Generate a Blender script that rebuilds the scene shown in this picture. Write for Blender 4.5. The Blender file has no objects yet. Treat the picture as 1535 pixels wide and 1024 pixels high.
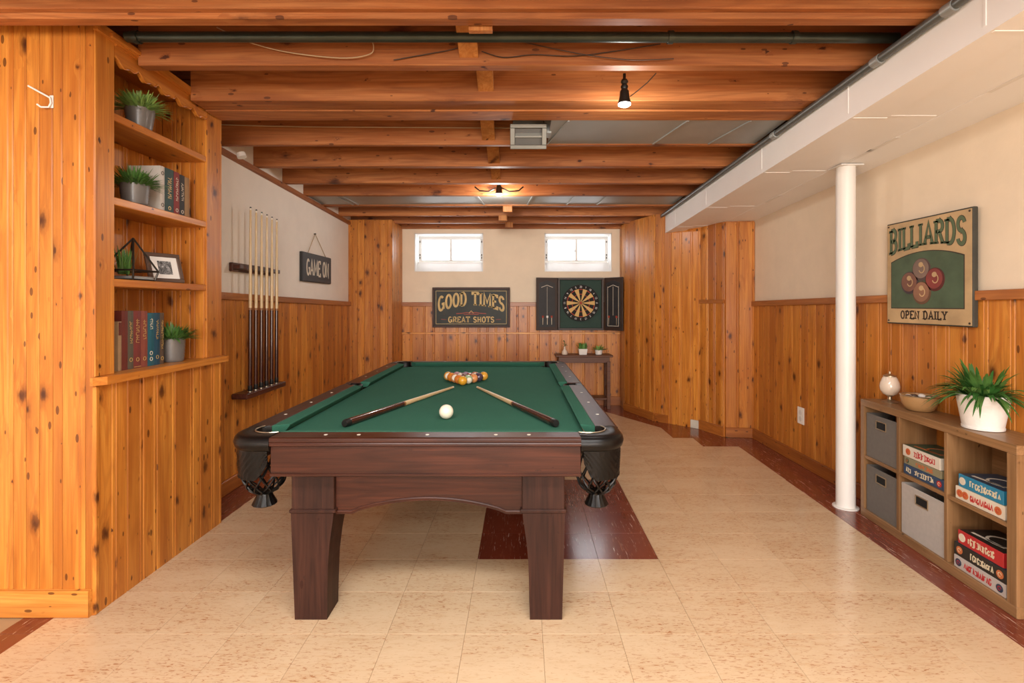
import bpy, bmesh, math, random
from mathutils import Vector, Matrix, noise
R = math.radians
random.seed(7)
scene = bpy.context.scene
COL = scene.collection

# ------------------------------------------------------------------ camera, world, lights, exposure
F, XV, YV, HC = 770.0, 776.0, 457.0, 1.35          # focal length in px, vanishing point, eye height
cam_d = bpy.data.cameras.new('camera')
cam_d.sensor_width = 36.0
cam_d.lens = 36.0 * F / 1535.0
cam_d.shift_x = -(XV - 767.5) / 1535.0
cam_d.shift_y = -(512.0 - YV) / 1535.0
cam_d.clip_start = 0.05
cam = bpy.data.objects.new('camera', cam_d)
cam.location = (0, 0, HC)
cam.rotation_euler = (R(90), 0, 0)
COL.objects.link(cam)
scene.camera = cam

w = bpy.data.worlds.new('sky')
scene.world = w
w.use_nodes = True
w.node_tree.nodes['Background'].inputs[0].default_value = (0.93, 0.96, 1.0, 1)
w.node_tree.nodes['Background'].inputs[1].default_value = 5.0

def area_light(name, loc, target, sx, sy, power, col):
    l = bpy.data.lights.new(name, 'AREA')
    l.shape = 'RECTANGLE'; l.size = sx; l.size_y = sy; l.energy = power; l.color = col
    o = bpy.data.objects.new(name, l)
    o.location = loc
    o.rotation_euler = (Vector(target) - Vector(loc)).to_track_quat('-Z', 'Y').to_euler()
    COL.objects.link(o)
    return o
# added fill: upright area for light from behind the camera, invented areas overhead
area_light('fill_light', (-0.3, -6.2, 1.5), (-0.3, 4.0, 1.5), 5.4, 2.3, 380, (1.0, 0.98, 0.95))
area_light('fill_light', (-0.1, 0.55, 2.44), (-0.1, 0.56, 0.0), 2.4, 0.5, 66, (1.0, 0.98, 0.95))
area_light('fill_light', (-0.1, -1.9, 2.44), (-0.1, -1.89, 0.0), 2.4, 0.5, 66, (1.0, 0.98, 0.95))

vs = scene.view_settings
vs.view_transform = 'Standard'
vs.look = 'None'
vs.gamma = 1.0
vs.use_curve_mapping = False
vs.exposure = 0.58

def at(px, py, d):
    """a point seen at photo pixel (px, py), d metres down the room"""
    return Vector(((px - XV) * d / F, d, HC - (py - YV) * d / F))
def zb(d):
    """underside of the joists: the old ceiling drops slightly towards the windows"""
    return 2.575 - 0.0296 * d
def zs(d):
    """underside of the boxed soffit"""
    return 2.40 - 0.0395 * d
XL, YB, XRW = -2.103, 6.93, 2.41                   # left wall, back wall, right wall
XS, D0, D1 = -1.838, 2.232, 3.19                   # face of the built-in bookcase and its two ends

# ------------------------------------------------------------------ materials
def lin(h):
    if isinstance(h, str):
        h = h.lstrip('#'); c = [int(h[i:i + 2], 16) / 255 for i in (0, 2, 4)]
    else:
        c = h
    return tuple([(x / 12.92 if x <= 0.04045 else ((x + 0.055) / 1.055) ** 2.4) for x in c]) + (1.0,)
class NT:
    def __init__(s, name):
        s.m = bpy.data.materials.new(name); s.m.use_nodes = True
        s.t = s.m.node_tree; s.b = s.t.nodes['Principled BSDF']
    def n(s, typ, **kw):
        nd = s.t.nodes.new(typ)
        for k, v in kw.items(): setattr(nd, k, v)
        return nd
    def l(s, a, b): s.t.links.new(a, b)
    def math(s, op, a, b=None, clamp=False):
        nd = s.n('ShaderNodeMath', operation=op); nd.use_clamp = clamp
        for i, v in enumerate((a, b)):
            if v is None: continue
            if isinstance(v, (int, float)): nd.inputs[i].default_value = v
            else: s.l(v, nd.inputs[i])
        return nd.outputs[0]
    def mix(s, fac, a, b, mode='MIX'):
        nd = s.n('ShaderNodeMix', data_type='RGBA', blend_type=mode)
        for i, v in ((0, fac), (6, a), (7, b)):
            if isinstance(v, (int, float)): nd.inputs[i].default_value = v
            elif isinstance(v, tuple): nd.inputs[i].default_value = v
            else: s.l(v, nd.inputs[i])
        return nd.outputs[2]
    def ramp(s, fac, stops):
        nd = s.n('ShaderNodeValToRGB')
        el = nd.color_ramp.elements
        while len(el) < len(stops): el.new(0.5)
        for e, (p, c) in zip(el, stops):
            e.position = p; e.color = c if isinstance(c, tuple) else (c, c, c, 1)
        s.l(fac, nd.inputs[0])
        return nd.outputs[0]
    def maprange(s, v, a, b, c, d):
        nd = s.n('ShaderNodeMapRange')
        s.l(v, nd.inputs[0])
        for i, x in enumerate((a, b, c, d)): nd.inputs[i + 1].default_value = x
        return nd.outputs[0]
    def noise(s, vec, scale, detail=3, rough=0.55, dist=0.0):
        nd = s.n('ShaderNodeTexNoise'); nd.inputs['Scale'].default_value = scale
        nd.inputs['Detail'].default_value = detail; nd.inputs['Roughness'].default_value = rough
        nd.inputs['Distortion'].default_value = dist
        s.l(vec, nd.inputs['Vector']); return nd.outputs['Fac']
    def bump(s, h, strength, dist=0.01):
        nd = s.n('ShaderNodeBump'); nd.inputs['Strength'].default_value = strength
        nd.inputs['Distance'].default_value = dist
        s.l(h, nd.inputs['Height']); s.l(nd.outputs[0], s.b.inputs['Normal'])
    def coords(s, order='xyz', scale=(1, 1, 1), rnd=True):
        """object coordinates re-ordered, shifted by a per-object random amount"""
        tc = s.n('ShaderNodeTexCoord'); sp = s.n('ShaderNodeSeparateXYZ'); s.l(tc.outputs['Object'], sp.inputs[0])
        oi = s.n('ShaderNodeObjectInfo')
        cb = s.n('ShaderNodeCombineXYZ')
        for i, ch in enumerate(order):
            v = sp.outputs['xyz'.index(ch)]
            v = s.math('MULTIPLY', v, scale[i])
            if rnd: v = s.math('ADD', v, s.math('MULTIPLY', oi.outputs['Random'], 37.0 + 21.0 * i))
            s.l(v, cb.inputs[i])
        s.rand = oi.outputs['Random']
        return cb.outputs[0]
def setp(b, **kw):
    names = dict(rough='Roughness', metal='Metallic', spec='Specular IOR Level', coat='Coat Weight', coat_r='Coat Roughness',
                 trans='Transmission Weight', ior='IOR', sheen='Sheen Weight', alpha='Alpha')
    for k, v in kw.items(): b.inputs[names[k]].default_value = v
def plain(name, col, rough=0.5, bump=0.0, bscale=60.0, var=0.0, **kw):
    t = NT(name); c = lin(col); t.b.inputs['Base Color'].default_value = c
    setp(t.b, rough=rough, **kw)
    if bump or var:
        tc = t.n('ShaderNodeTexCoord'); n = t.noise(tc.outputs['Object'], bscale, 4)
        if bump: t.bump(n, bump, 0.004)
        if var:
            n2 = t.noise(tc.outputs['Object'], bscale * 0.12, 3)
            d = tuple(x * (1 - var) for x in c[:3]) + (1,)
            t.l(t.mix(t.maprange(n2, 0.3, 0.7, 0, 1), c, d), t.b.inputs['Base Color'])
    return t.m
def wood(name, light, mid, dark, knot='#451d08', order='xyz', rough=0.38, knots=0.8, tone=0.35, kscale=5.2, coat=0.12, grain=1.0, spec=0.4):
    """planed timber, long axis = third of `order`; knots and growth rings are part of the colour of the board"""
    t = NT(name)
    v = t.coords(order)
    sp = t.n('ShaderNodeSeparateXYZ'); t.l(v, sp.inputs[0])
    x, y, z = sp.outputs
    def vec(a, b, c):
        cb = t.n('ShaderNodeCombineXYZ')
        for i, (s_, k) in enumerate(zip((x, y, z), (a, b, c))): t.l(t.math('MULTIPLY', s_, k), cb.inputs[i])
        return cb.outputs[0]
    # knots: jittered ellipses in the plane of the face
    kv = t.n('ShaderNodeCombineXYZ')
    t.l(t.math('MULTIPLY', t.math('ADD', x, t.math('MULTIPLY', y, 0.7)), kscale * 1.25), kv.inputs[0]); t.l(t.math('MULTIPLY', z, kscale * 0.75), kv.inputs[1])
    vo = t.n('ShaderNodeTexVoronoi', voronoi_dimensions='2D', feature='F1'); vo.inputs['Scale'].default_value = 1.0
    vo.inputs['Randomness'].default_value = 0.9
    t.l(kv.outputs[0], vo.inputs['Vector'])
    csp = t.n('ShaderNodeSeparateColor'); t.l(vo.outputs['Color'], csp.inputs[0])
    rad = t.maprange(csp.outputs[0], 1.0 - knots, 1.0, 0.02, 0.24)
    rel = t.math('DIVIDE', t.math('ADD', vo.outputs['Distance'], t.math('MULTIPLY', t.math('SUBTRACT', t.noise(vec(55, 55, 22), 1, 3), 0.5), 0.22)), t.math('MAXIMUM', rad, 0.004))
    knotm = t.ramp(rel, [(0.0, 0.97), (0.26, 0.85), (0.45, 0.62), (0.62, 0.25), (1.0, 0.0)])
    halo = t.ramp(t.math('MULTIPLY', rel, 0.35), [(0.0, 1.0), (0.45, 0.35), (1.0, 0.0)])
    # grain: long streaks bending round the knots
    bend = t.math('MULTIPLY', halo, 0.05)
    gx = t.math('ADD', x, bend)
    gcb = t.n('ShaderNodeCombineXYZ')
    t.l(t.math('MULTIPLY', gx, 34.0), gcb.inputs[0]); t.l(t.math('MULTIPLY', y, 34.0), gcb.inputs[1]); t.l(t.math('MULTIPLY', z, 1.5), gcb.inputs[2])
    g1 = t.noise(gcb.outputs[0], 1.0, 4, 0.6, 0.6)
    g2 = t.noise(vec(6, 6, 0.7), 1.0, 3, 0.55, 0.4)
    fine = t.noise(vec(160, 160, 3), 1.0, 2)
    rings = t.math('SINE', t.math('MULTIPLY', t.math('ADD', t.noise(vec(5, 5, 0.45), 1.0, 2), t.math('MULTIPLY', halo, 0.10)), 95.0))
    base = t.mix(t.maprange(g1, 0.38, 0.62, 0, grain), lin(light), lin(mid))
    base = t.mix(t.maprange(g2, 0.46, 0.66, 0, 0.6), base, lin(dark))
    base = t.mix(t.math('MULTIPLY', t.maprange(rings, 0.1, 1.0, 0, 0.26), grain), base, lin(dark))
    base = t.mix(t.maprange(fine, 0.5, 0.68, 0, 0.35), base, lin(dark))
    rt = t.math('FRACT', t.math('MULTIPLY', t.rand, 7.31))
    base = t.mix(t.math('MULTIPLY', t.math('POWER', rt, 1.5), tone), base, lin(dark))
    base = t.mix(t.math('MULTIPLY', halo, 0.45), base, lin(dark))
    base = t.mix(knotm, base, lin(knot))
    # pin knots and flecks
    vo2 = t.n('ShaderNodeTexVoronoi', voronoi_dimensions='2D'); vo2.inputs['Scale'].default_value = 1.0
    kv2 = t.n('ShaderNodeCombineXYZ'); t.l(t.math('MULTIPLY', t.math('ADD', x, y), 26), kv2.inputs[0]); t.l(t.math('MULTIPLY', z, 10), kv2.inputs[1])
    t.l(kv2.outputs[0], vo2.inputs['Vector'])
    c2 = t.n('ShaderNodeSeparateColor'); t.l(vo2.outputs['Color'], c2.inputs[0])
    fl = t.math('LESS_THAN', vo2.outputs['Distance'], t.maprange(c2.outputs[1], 1.0 - 0.3 * max(knots, 0.15), 1.0, 0.0, 0.2))
    base = t.mix(t.math('MULTIPLY', fl, 0.75), base, lin(knot))
    t.l(base, t.b.inputs['Base Color'])
    setp(t.b, rough=rough, coat=coat, coat_r=0.2, spec=spec)
    t.bump(t.math('ADD', g1, t.math('MULTIPLY', knotm, 0.6)), 0.12, 0.004)
    return t.m
M = {}
M['pine'] = wood('knotty_pine', '#DA923C', '#C87A2C', '#96501A', knots=0.55, tone=0.65)
M['pine_x'] = wood('knotty_pine_lengthwise', '#E5A552', '#D68C3A', '#A45A1C', order='zyx', knots=0.3)
M['pine_y'] = wood('knotty_pine_shelf', '#DB9340', '#C97A2C', '#9C5219', order='xzy', knots=0.3)
M['rail_x'] = wood('chair_rail_wood', '#B8743A', '#A5622C', '#7C431B', order='zyx', knots=0.1)
M['base_x'] = wood('baseboard_wood', '#B9702F', '#A65E25', '#7A4017', order='zyx', knots=0.15)
M['joist'] = wood('old_fir_joist', '#C4814A', '#AF6833', '#6F3817', order='zyx', knots=0.4, tone=0.45, rough=0.62, coat=0.0, kscale=3.0)
M['subfloor'] = wood('subfloor_plank', '#A9683A', '#94532A', '#5F3014', order='zxy', knots=0.2, rough=0.7, coat=0.0)
M['bridging'] = wood('bridging_wood', '#CC8C4C', '#BA7336', '#8A5020', knots=0.2, rough=0.6, coat=0.0)
M['cherry_x'] = wood('dark_cherry_long', '#4B2618', '#3A1C11', '#1F0D07', knot='#2a120b', order='zyx', knots=0.0, tone=0.1, coat=0.06, rough=0.36, grain=1.0, spec=0.25)
M['cherry'] = wood('dark_cherry', '#40241A', '#321B13', '#1C0E09', knot='#2a120b', knots=0.0, tone=0.1, coat=0.0, rough=0.5, grain=1.0, spec=0.2)
M['walnut'] = wood('rack_walnut', '#5A2F22', '#47231A', '#2C140E', knot='#1a0b07', order='zyx', knots=0.0, tone=0.1)
M['console'] = wood('console_wood', '#6E4228', '#5B341E', '#3E2212', order='zyx', knots=0.0, tone=0.2, rough=0.5)
M['laminate'] = wood('brown_oak_laminate', '#9A744E', '#86623E', '#684829', knot='#4a3018', order='zyx', knots=0.0, tone=0.05, coat=0.1, rough=0.42, grain=0.8)
M['laminate_v'] = wood('brown_oak_upright', '#9A744E', '#86623E', '#684829', knot='#4a3018', knots=0.0, tone=0.05, coat=0.1, rough=0.42, grain=0.8)
M['plaster'] = plain('cream_plaster', '#EBD8BE', 0.85, bump=0.15, bscale=45, var=0.06)
M['plaster_l'] = plain('pale_plaster', '#F4ECE0', 0.85, bump=0.12, bscale=45, var=0.05)
M['soffit'] = plain('soffit_paint', '#F8F5F1', 0.5, bump=0.06, bscale=20, var=0.04)
M['white'] = plain('white_gloss_paint', '#E6E1DA', 0.35, bump=0.08, bscale=90)
M['sash'] = plain('white_window_vinyl', '#DEDCD8', 0.4)
M['hardware'] = plain('dark_hardware', '#3a332c', 0.4, metal=0.6)
M['black'] = plain('black_plastic', '#141312', 0.45)
M['blackgap'] = plain('flat_black', '#080807', 0.9)
M['leather'] = plain('black_leather', '#0b0908', 0.34, bump=0.15, bscale=160, spec=0.28)
M['cloth'] = None
M['steel'] = plain('galvanised_steel', '#A9ABA7', 0.45, bump=0.12, bscale=14, var=0.3, metal=0.35)
M['pipe'] = plain('old_iron_pipe', '#4a544f', 0.35, bump=0.2, bscale=60, var=0.3, metal=0.6)
M['conduit'] = plain('dull_conduit', '#70736F', 0.4, bump=0.1, bscale=30, var=0.3, metal=0.5)
M['register'] = plain('register_steel', '#7d7c74', 0.45, bump=0.1, bscale=20, var=0.25, metal=0.5)
M['brass'] = plain('antique_silver', '#b8aa92', 0.3, metal=0.9)
M['wire'] = plain('pale_cable', '#B59A78', 0.6)
M['wire_d'] = plain('dark_cable', '#3a2a1e', 0.6)
M['pearl'] = plain('pearl_inlay', '#e8dfcd', 0.25)
M['grey_pot'] = plain('grey_glazed_pot', '#6F6A66', 0.38, bump=0.35, bscale=18, var=0.35, coat=0.15)
M['white_pot'] = plain('white_textured_pot', '#EAE4DC', 0.5, bump=0.6, bscale=70)
M['soil'] = plain('potting_soil', '#1d140d', 0.95, bump=0.8, bscale=120)
M['leaf'] = plain('leaf_green', '#5F8C42', 0.42, var=0.55, bscale=90)
M['leaf_d'] = plain('deep_leaf_green', '#3F7532', 0.4, var=0.5, bscale=60)
M['leaf_l'] = plain('fresh_leaf_green', '#8FB45E', 0.42, var=0.45, bscale=90)
M['paper'] = plain('paper_pages', '#d8cbb0', 0.8)
M['mat_board'] = plain('white_mat_board', '#E4E0DA', 0.8)
M['frame_brown'] = plain('frame_brown', '#5A463A', 0.5, bump=0.2, bscale=80)
M['cream_print'] = plain('cream_lettering', '#D9B878', 0.6, bump=0.1, var=0.25, bscale=120)
M['pale_print'] = plain('pale_lettering', '#D6CCB8', 0.6)
M['red_print'] = plain('red_ornament', '#9C4A38', 0.6, var=0.3, bscale=150)
M['gold_print'] = plain('gold_foil', '#C9A868', 0.4, metal=0.3)
M['white_print'] = plain('white_print', '#E9E6E0', 0.6)
M['sign_dark'] = plain('sign_charcoal_green', '#343833', 0.6, bump=0.2, bscale=50, var=0.3)
M['sign_frame'] = plain('sign_rust_frame', '#4a3128', 0.6, bump=0.3, bscale=60, var=0.4)
M['slate'] = plain('slate_board', '#3B3C3C', 0.6, bump=0.15, bscale=60, var=0.2)
M['slate_d'] = plain('slate_edge', '#262424', 0.6)
M['twine'] = plain('jute_twine', '#a98d68', 0.9)
M['poster_tan'] = plain('aged_tan_metal', '#C9A97C', 0.6, bump=0.15, bscale=60, var=0.3)
M['poster_edge'] = plain('weathered_dark_edge', '#3d3a30', 0.7, bump=0.4, bscale=60, var=0.4)
M['poster_green'] = plain('poster_felt_green', '#52644B', 0.7, var=0.35, bscale=60)
M['poster_letter'] = plain('poster_green_letter', '#5A6A4C', 0.65, var=0.2, bscale=120)
M['poster_dark'] = plain('poster_outline', '#3a2c20', 0.7)
M['dart_black'] = plain('dart_black', '#161412', 0.8, bump=0.2, bscale=200)
M['dart_cream'] = plain('dart_sisal', '#CDA868', 0.8, bump=0.2, bscale=200)
M['dart_red'] = plain('dart_red', '#9B3B2A', 0.8)
M['dart_green'] = plain('dart_green', '#2F5A3A', 0.8)
M['dart_felt'] = plain('dart_cabinet_green', '#2B4238', 0.8, var=0.15)
M['dart_wood'] = plain('dart_cabinet_wood', '#3A2A22', 0.5, bump=0.2, bscale=60, var=0.3)
M['chalk'] = plain('chalkboard', '#2C2E30', 0.5, var=0.3, bscale=80)
M['bin_dark'] = plain('charcoal_linen', '#706A63', 0.9, bump=0.5, bscale=330, var=0.12)
M['bin_light'] = plain('pale_grey_linen', '#B6AEA6', 0.9, bump=0.5, bscale=330, var=0.1)
M['bulb_body'] = plain('bulb_porcelain', '#d8d4cc', 0.4)
M['mdf'] = plain('outlet_white', '#EDE8DF', 0.4)
M['bowl'] = plain('turned_wood_bowl', '#B98D5B', 0.45, bump=0.4, bscale=60, var=0.3)
M['mask'] = plain('worn_bare_plaster', '#CFC4B2', 0.9, bump=0.5, bscale=50, var=0.25)
def glass(name, col=(1, 1, 1, 1), rough=0.02):
    t = NT(name); t.b.inputs['Base Color'].default_value = col; setp(t.b, trans=1.0, rough=rough, ior=1.45); return t.m
M['glass'] = glass('clear_glass')
M['jar'] = plain('frosted_candle_glass', '#DCCBB8', 0.25, coat=0.5)
def window_pane():
    t = NT('window_pane')
    tr = t.n('ShaderNodeBsdfTransparent'); gl = t.n('ShaderNodeBsdfGlossy'); gl.inputs['Roughness'].default_value = 0.03
    mx = t.n('ShaderNodeMixShader'); mx.inputs[0].default_value = 0.06
    t.l(tr.outputs[0], mx.inputs[1]); t.l(gl.outputs[0], mx.inputs[2])
    t.l(mx.outputs[0], t.t.nodes['Material Output'].inputs[0]); return t.m
M['pane'] = window_pane()
def emit(name, col, s):
    t = NT(name); t.b.inputs['Base Color'].default_value = col
    t.b.inputs['Emission Color'].default_value = col; t.b.inputs['Emission Strength'].default_value = s; return t.m
M['bulb'] = emit('lit_bulb', (1, 0.96, 0.9, 1), 25.0)
def felt():
    t = NT('green_billiard_cloth')
    tc = t.n('ShaderNodeTexCoord'); n = t.noise(tc.outputs['Object'], 350, 3); n2 = t.noise(tc.outputs['Object'], 3.0, 3)
    c = t.mix(t.maprange(n, 0.3, 0.7, 0, 1), lin('#2F5C4B'), lin('#3D705C')); c = t.mix(t.maprange(n2, 0.3, 0.7, 0, 0.4), c, lin('#30604E'))
    t.l(c, t.b.inputs['Base Color']); setp(t.b, rough=0.95, spec=0.1); t.bump(n, 0.25, 0.002); return t.m
M['cloth'] = felt()
def tile_mat(name, base, var, fleck, streak, along, rough):
    t = NT(name)
    sc1 = (13, 85, 1) if along == 'x' else (70, 7, 1)
    v = t.coords('xyz', sc1); n = t.noise(v, 1.0, 4, 0.65, 0.5)
    v2 = t.coords('xyz', (2.2, 5, 1) if along == 'x' else (6, 2, 1)); n2 = t.noise(v2, 1.0, 3)
    v3 = t.coords('xyz', (38, 150, 1) if along == 'x' else (150, 9, 1)); n3 = t.noise(v3, 1.0, 3, 0.6, 0.8)
    c = t.mix(t.maprange(n2, 0.3, 0.75, 0, 1), lin(base), lin(var))
    a, b = (0.52, 0.64) if along == 'x' else (0.58, 0.66)
    dens = t.maprange(n2, 0.38, 0.62, 0.3, 1.0)
    c = t.mix(t.math('MULTIPLY', t.maprange(n, a, b, 0, 0.55), dens), c, lin(streak))
    c = t.mix(t.math('MULTIPLY', t.maprange(n3, 0.575 if along == 'x' else 0.63, 0.63 if along == 'x' else 0.67, 0, 0.85), dens), c, lin(fleck))
    t.l(c, t.b.inputs['Base Color']); setp(t.b, rough=rough, coat=0.2, coat_r=0.12)
    w_ = t.n('ShaderNodeTexCoord'); t.bump(t.noise(w_.outputs['Object'], 22, 3), 0.05, 0.004)
    return t.m
M['tile_beige'] = tile_mat('beige_vinyl_tile', '#D6BB99', '#CBAD8A', '#A0683F', '#C29A70', 'x', 0.22)
M['tile_red'] = tile_mat('brick_red_vinyl_tile', '#7E3A28', '#6C2F20', '#E0C0AC', '#A8664E', 'y', 0.2)
M['grout'] = plain('tile_joint', '#AD8E68', 0.8)
def ball_mat(col, stripe=False, white=False):
    t = NT('ball_' + col.strip('#'))
    if stripe:
        tc = t.n('ShaderNodeTexCoord'); sp = t.n('ShaderNodeSeparateXYZ'); t.l(tc.outputs['Object'], sp.inputs[0])
        a = t.math('ABSOLUTE', sp.outputs[1])
        t.l(t.mix(t.math('LESS_THAN', a, 0.025), lin('#E8DDC8'), lin(col)), t.b.inputs['Base Color'])
    else:
        t.b.inputs['Base Color'].default_value = lin(col)
    setp(t.b, rough=0.12, coat=0.6, coat_r=0.05); return t.m

# ------------------------------------------------------------------ mesh helpers
class MB:
    def __init__(s): s.v = []; s.f = []
    def add(s, vs_, fs_):
        o = len(s.v); s.v += [tuple(v) for v in vs_]; s.f += [tuple(i + o for i in f) for f in fs_]; return s
    def box(s, x0, x1, y0, y1, z0, z1, b=0.0, mat=None):
        c = ((x0 + x1) / 2, (y0 + y1) / 2, (z0 + z1) / 2); h = ((x1 - x0) / 2, (y1 - y0) / 2, (z1 - z0) / 2)
        b = min(b, 0.45 * min(abs(q) for q in h))
        if b <= 0:
            vs_ = [(c[0] + i * h[0], c[1] + j * h[1], c[2] + k * h[2]) for i in (-1, 1) for j in (-1, 1) for k in (-1, 1)]
            fs_ = [(0, 1, 3, 2), (4, 6, 7, 5), (0, 4, 5, 1), (2, 3, 7, 6), (0, 2, 6, 4), (1, 5, 7, 3)]
        else:
            idx = {}; vs_ = []
            for i in (-1, 1):
                for j in (-1, 1):
                    for k in (-1, 1):
                        for a in range(3):
                            sg = (i, j, k)
                            idx[(i, j, k, a)] = len(vs_)
                            vs_.append(tuple(c[q] + sg[q] * (h[q] if q == a else h[q] - b) for q in range(3)))
            fs_ = []
            for a in range(3):
                p, q = [r for r in range(3) if r != a]
                for sgn in (-1, 1):
                    f = []
                    for (u, v) in ((-1, -1), (1, -1), (1, 1), (-1, 1)):
                        t = [0, 0, 0]; t[a] = sgn; t[p] = u; t[q] = v; f.append(idx[(t[0], t[1], t[2], a)])
                    fs_.append(f)
            for cax in range(3):
                a, bb = [r for r in range(3) if r != cax]
                for u in (-1, 1):
                    for v in (-1, 1):
                        t1 = [0, 0, 0]; t1[a] = u; t1[bb] = v; t1[cax] = -1; t2 = list(t1); t2[cax] = 1
                        fs_.append([idx[(*t1, a)], idx[(*t2, a)], idx[(*t2, bb)], idx[(*t1, bb)]])
            for i in (-1, 1):
                for j in (-1, 1):
                    for k in (-1, 1): fs_.append([idx[(i, j, k, a)] for a in range(3)])
        if mat is not None: vs_ = [mat @ Vector(v) for v in vs_]
        return s.add(vs_, fs_)
    def prism(s, poly, h0, h1, fn):
        """polygon (u, v) swept from h0 to h1; fn(u, v, h) gives the point"""
        n = len(poly)
        vs_ = [fn(u, v, h0) for u, v in poly] + [fn(u, v, h1) for u, v in poly]
        fs_ = [tuple(range(n)), tuple(range(2 * n - 1, n - 1, -1))] + [(i, (i + 1) % n, n + (i + 1) % n, n + i) for i in range(n)]
        return s.add(vs_, fs_)
    def lathe(s, prof, n=24, c=(0, 0, 0), caps=True, squash=1.0):
        vs_ = []; fs_ = []
        for r, z in prof:
            for i in range(n):
                a = 2 * math.pi * i / n; vs_.append((c[0] + r * math.cos(a), c[1] + squash * r * math.sin(a), c[2] + z))
        for k in range(len(prof) - 1):
            for i in range(n):
                j = (i + 1) % n; fs_.append((k * n + i, k * n + j, (k + 1) * n + j, (k + 1) * n + i))
        if caps:
            fs_.append(tuple(range(n - 1, -1, -1))); fs_.append(tuple((len(prof) - 1) * n + i for i in range(n)))
        return s.add(vs_, fs_)
    def tube(s, pts, r, n=8, caps=True):
        pts = [Vector(p) for p in pts]; rs = r if isinstance(r, (list, tuple)) else [r] * len(pts)
        up = None; vs_ = []; fs_ = []
        for k, p in enumerate(pts):
            t = (pts[min(k + 1, len(pts) - 1)] - pts[max(k - 1, 0)]).normalized()
            if up is None: up = Vector((0, 0, 1)) if abs(t.z) < 0.9 else Vector((1, 0, 0))
            a = t.cross(up).normalized(); b = a.cross(t).normalized(); up = b
            for i in range(n):
                q = 2 * math.pi * i / n; vs_.append(p + rs[k] * (math.cos(q) * a + math.sin(q) * b))
        for k in range(len(pts) - 1):
            for i in range(n):
                j = (i + 1) % n; fs_.append((k * n + i, k * n + j, (k + 1) * n + j, (k + 1) * n + i))
        if caps: fs_ += [tuple(range(n - 1, -1, -1)), tuple((len(pts) - 1) * n + i for i in range(n))]
        return s.add(vs_, fs_)
    def sphere(s, r, n=24, m=14, c=(0, 0, 0), sc=(1, 1, 1)):
        prof = [(r * math.sin(math.pi * (k + 0.02) / (m + 0.04)), -r * math.cos(math.pi * (k + 0.02) / (m + 0.04))) for k in range(m + 1)]
        o = len(s.v); s.lathe(prof, n)
        s.v[o:] = [(c[0] + v[0] * sc[0], c[1] + v[1] * sc[1], c[2] + v[2] * sc[2]) for v in s.v[o:]]; return s
    def xf(s, m): s.v = [tuple(m @ Vector(v)) for v in s.v]; return s
    def mesh(s, name, smooth=None):
        me = bpy.data.meshes.new(name); me.from_pydata(s.v, [], s.f)
        bm = bmesh.new(); bm.from_mesh(me); bmesh.ops.recalc_face_normals(bm, faces=bm.faces); bm.to_mesh(me); bm.free()
        if smooth:
            me.shade_smooth(); me.set_sharp_from_angle(angle=R(smooth))
        return me
    def build(s, name, mat, parent=None, smooth=None, loc=None, rz=None):
        me = s.mesh(name, smooth); me.materials.append(M[mat] if isinstance(mat, str) else mat)
        return link(name, me, parent, loc, rz)
def link(name, me, parent=None, loc=None, rz=None):
    o = bpy.data.objects.new(name, me); COL.objects.link(o)
    if parent is not None: o.parent = parent
    if loc is not None: o.location = loc
    if rz is not None: o.rotation_euler = (0, 0, rz)
    return o
def tag(o, label=None, cat=None, group=None, kind=None):
    for k, v in (('label', label), ('category', cat), ('group', group), ('kind', kind)):
        if v: o[k] = v
    return o
def thing(name, label, cat, loc=(0, 0, 0), rz=0.0, group=None):
    o = link(name, None, None, loc, rz); o.empty_display_size = 0.05
    return tag(o, label, cat, group)
def copy_tree(o, parent=None):
    c = o.copy(); COL.objects.link(c); c.parent = parent
    for ch in list(o.children): copy_tree(ch, c)
    return c
def struct(o, label=None, cat=None): return tag(o, label, cat, None, 'structure')

# ------------------------------------------------------------------ boards on walls
def board_mesh(name, w_, h, t=0.016, bead=True):
    c = 0.004; p = [(-w_ / 2, t), (-w_ / 2, c), (-w_ / 2 + c, 0)]
    if bead and w_ > 0.07: p += [(w_ / 2 - 0.026, 0), (w_ / 2 - 0.022, 0.0035), (w_ / 2 - 0.018, 0)]
    p += [(w_ / 2 - c, 0), (w_ / 2, c), (w_ / 2, t)]
    return MB().prism(p, 0, h, lambda u, v, z: (u, v, z)).mesh(name)
def panel(parent, p0, p1, z0, z1, mat='pine', wmin=0.09, wmax=0.15, widths=None, t=0.016, name='board', bead=True):
    """upright tongue and groove boards from p0 to p1 (left to right seen from the room); z0, z1 numbers or functions of 0..1"""
    p0, p1 = Vector(p0), Vector(p1); d = p1 - p0; L = d.length; d.normalize(); rz = math.atan2(d.y, d.x)
    if widths is None:
        widths = []; s = 0
        while s < L - 0.02:
            w_ = random.uniform(wmin, wmax)
            if L - s - w_ < wmin * 0.5: w_ = L - s
            widths.append(w_); s += w_
    k = L / sum(widths); s = 0
    for w_ in widths:
        w_ *= k; f = (s + w_ / 2) / L
        a = z0(f) if callable(z0) else z0; b = z1(f) if callable(z1) else z1
        n = Vector((d.y, -d.x))
        me = board_mesh(name, w_ - 0.0012, b - a, t, bead); me.materials.append(M[mat])
        pos = p0 + d * (s + w_ / 2) + n * t
        link(name, me, parent, (pos.x, pos.y, a), rz)
        s += w_
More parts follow.
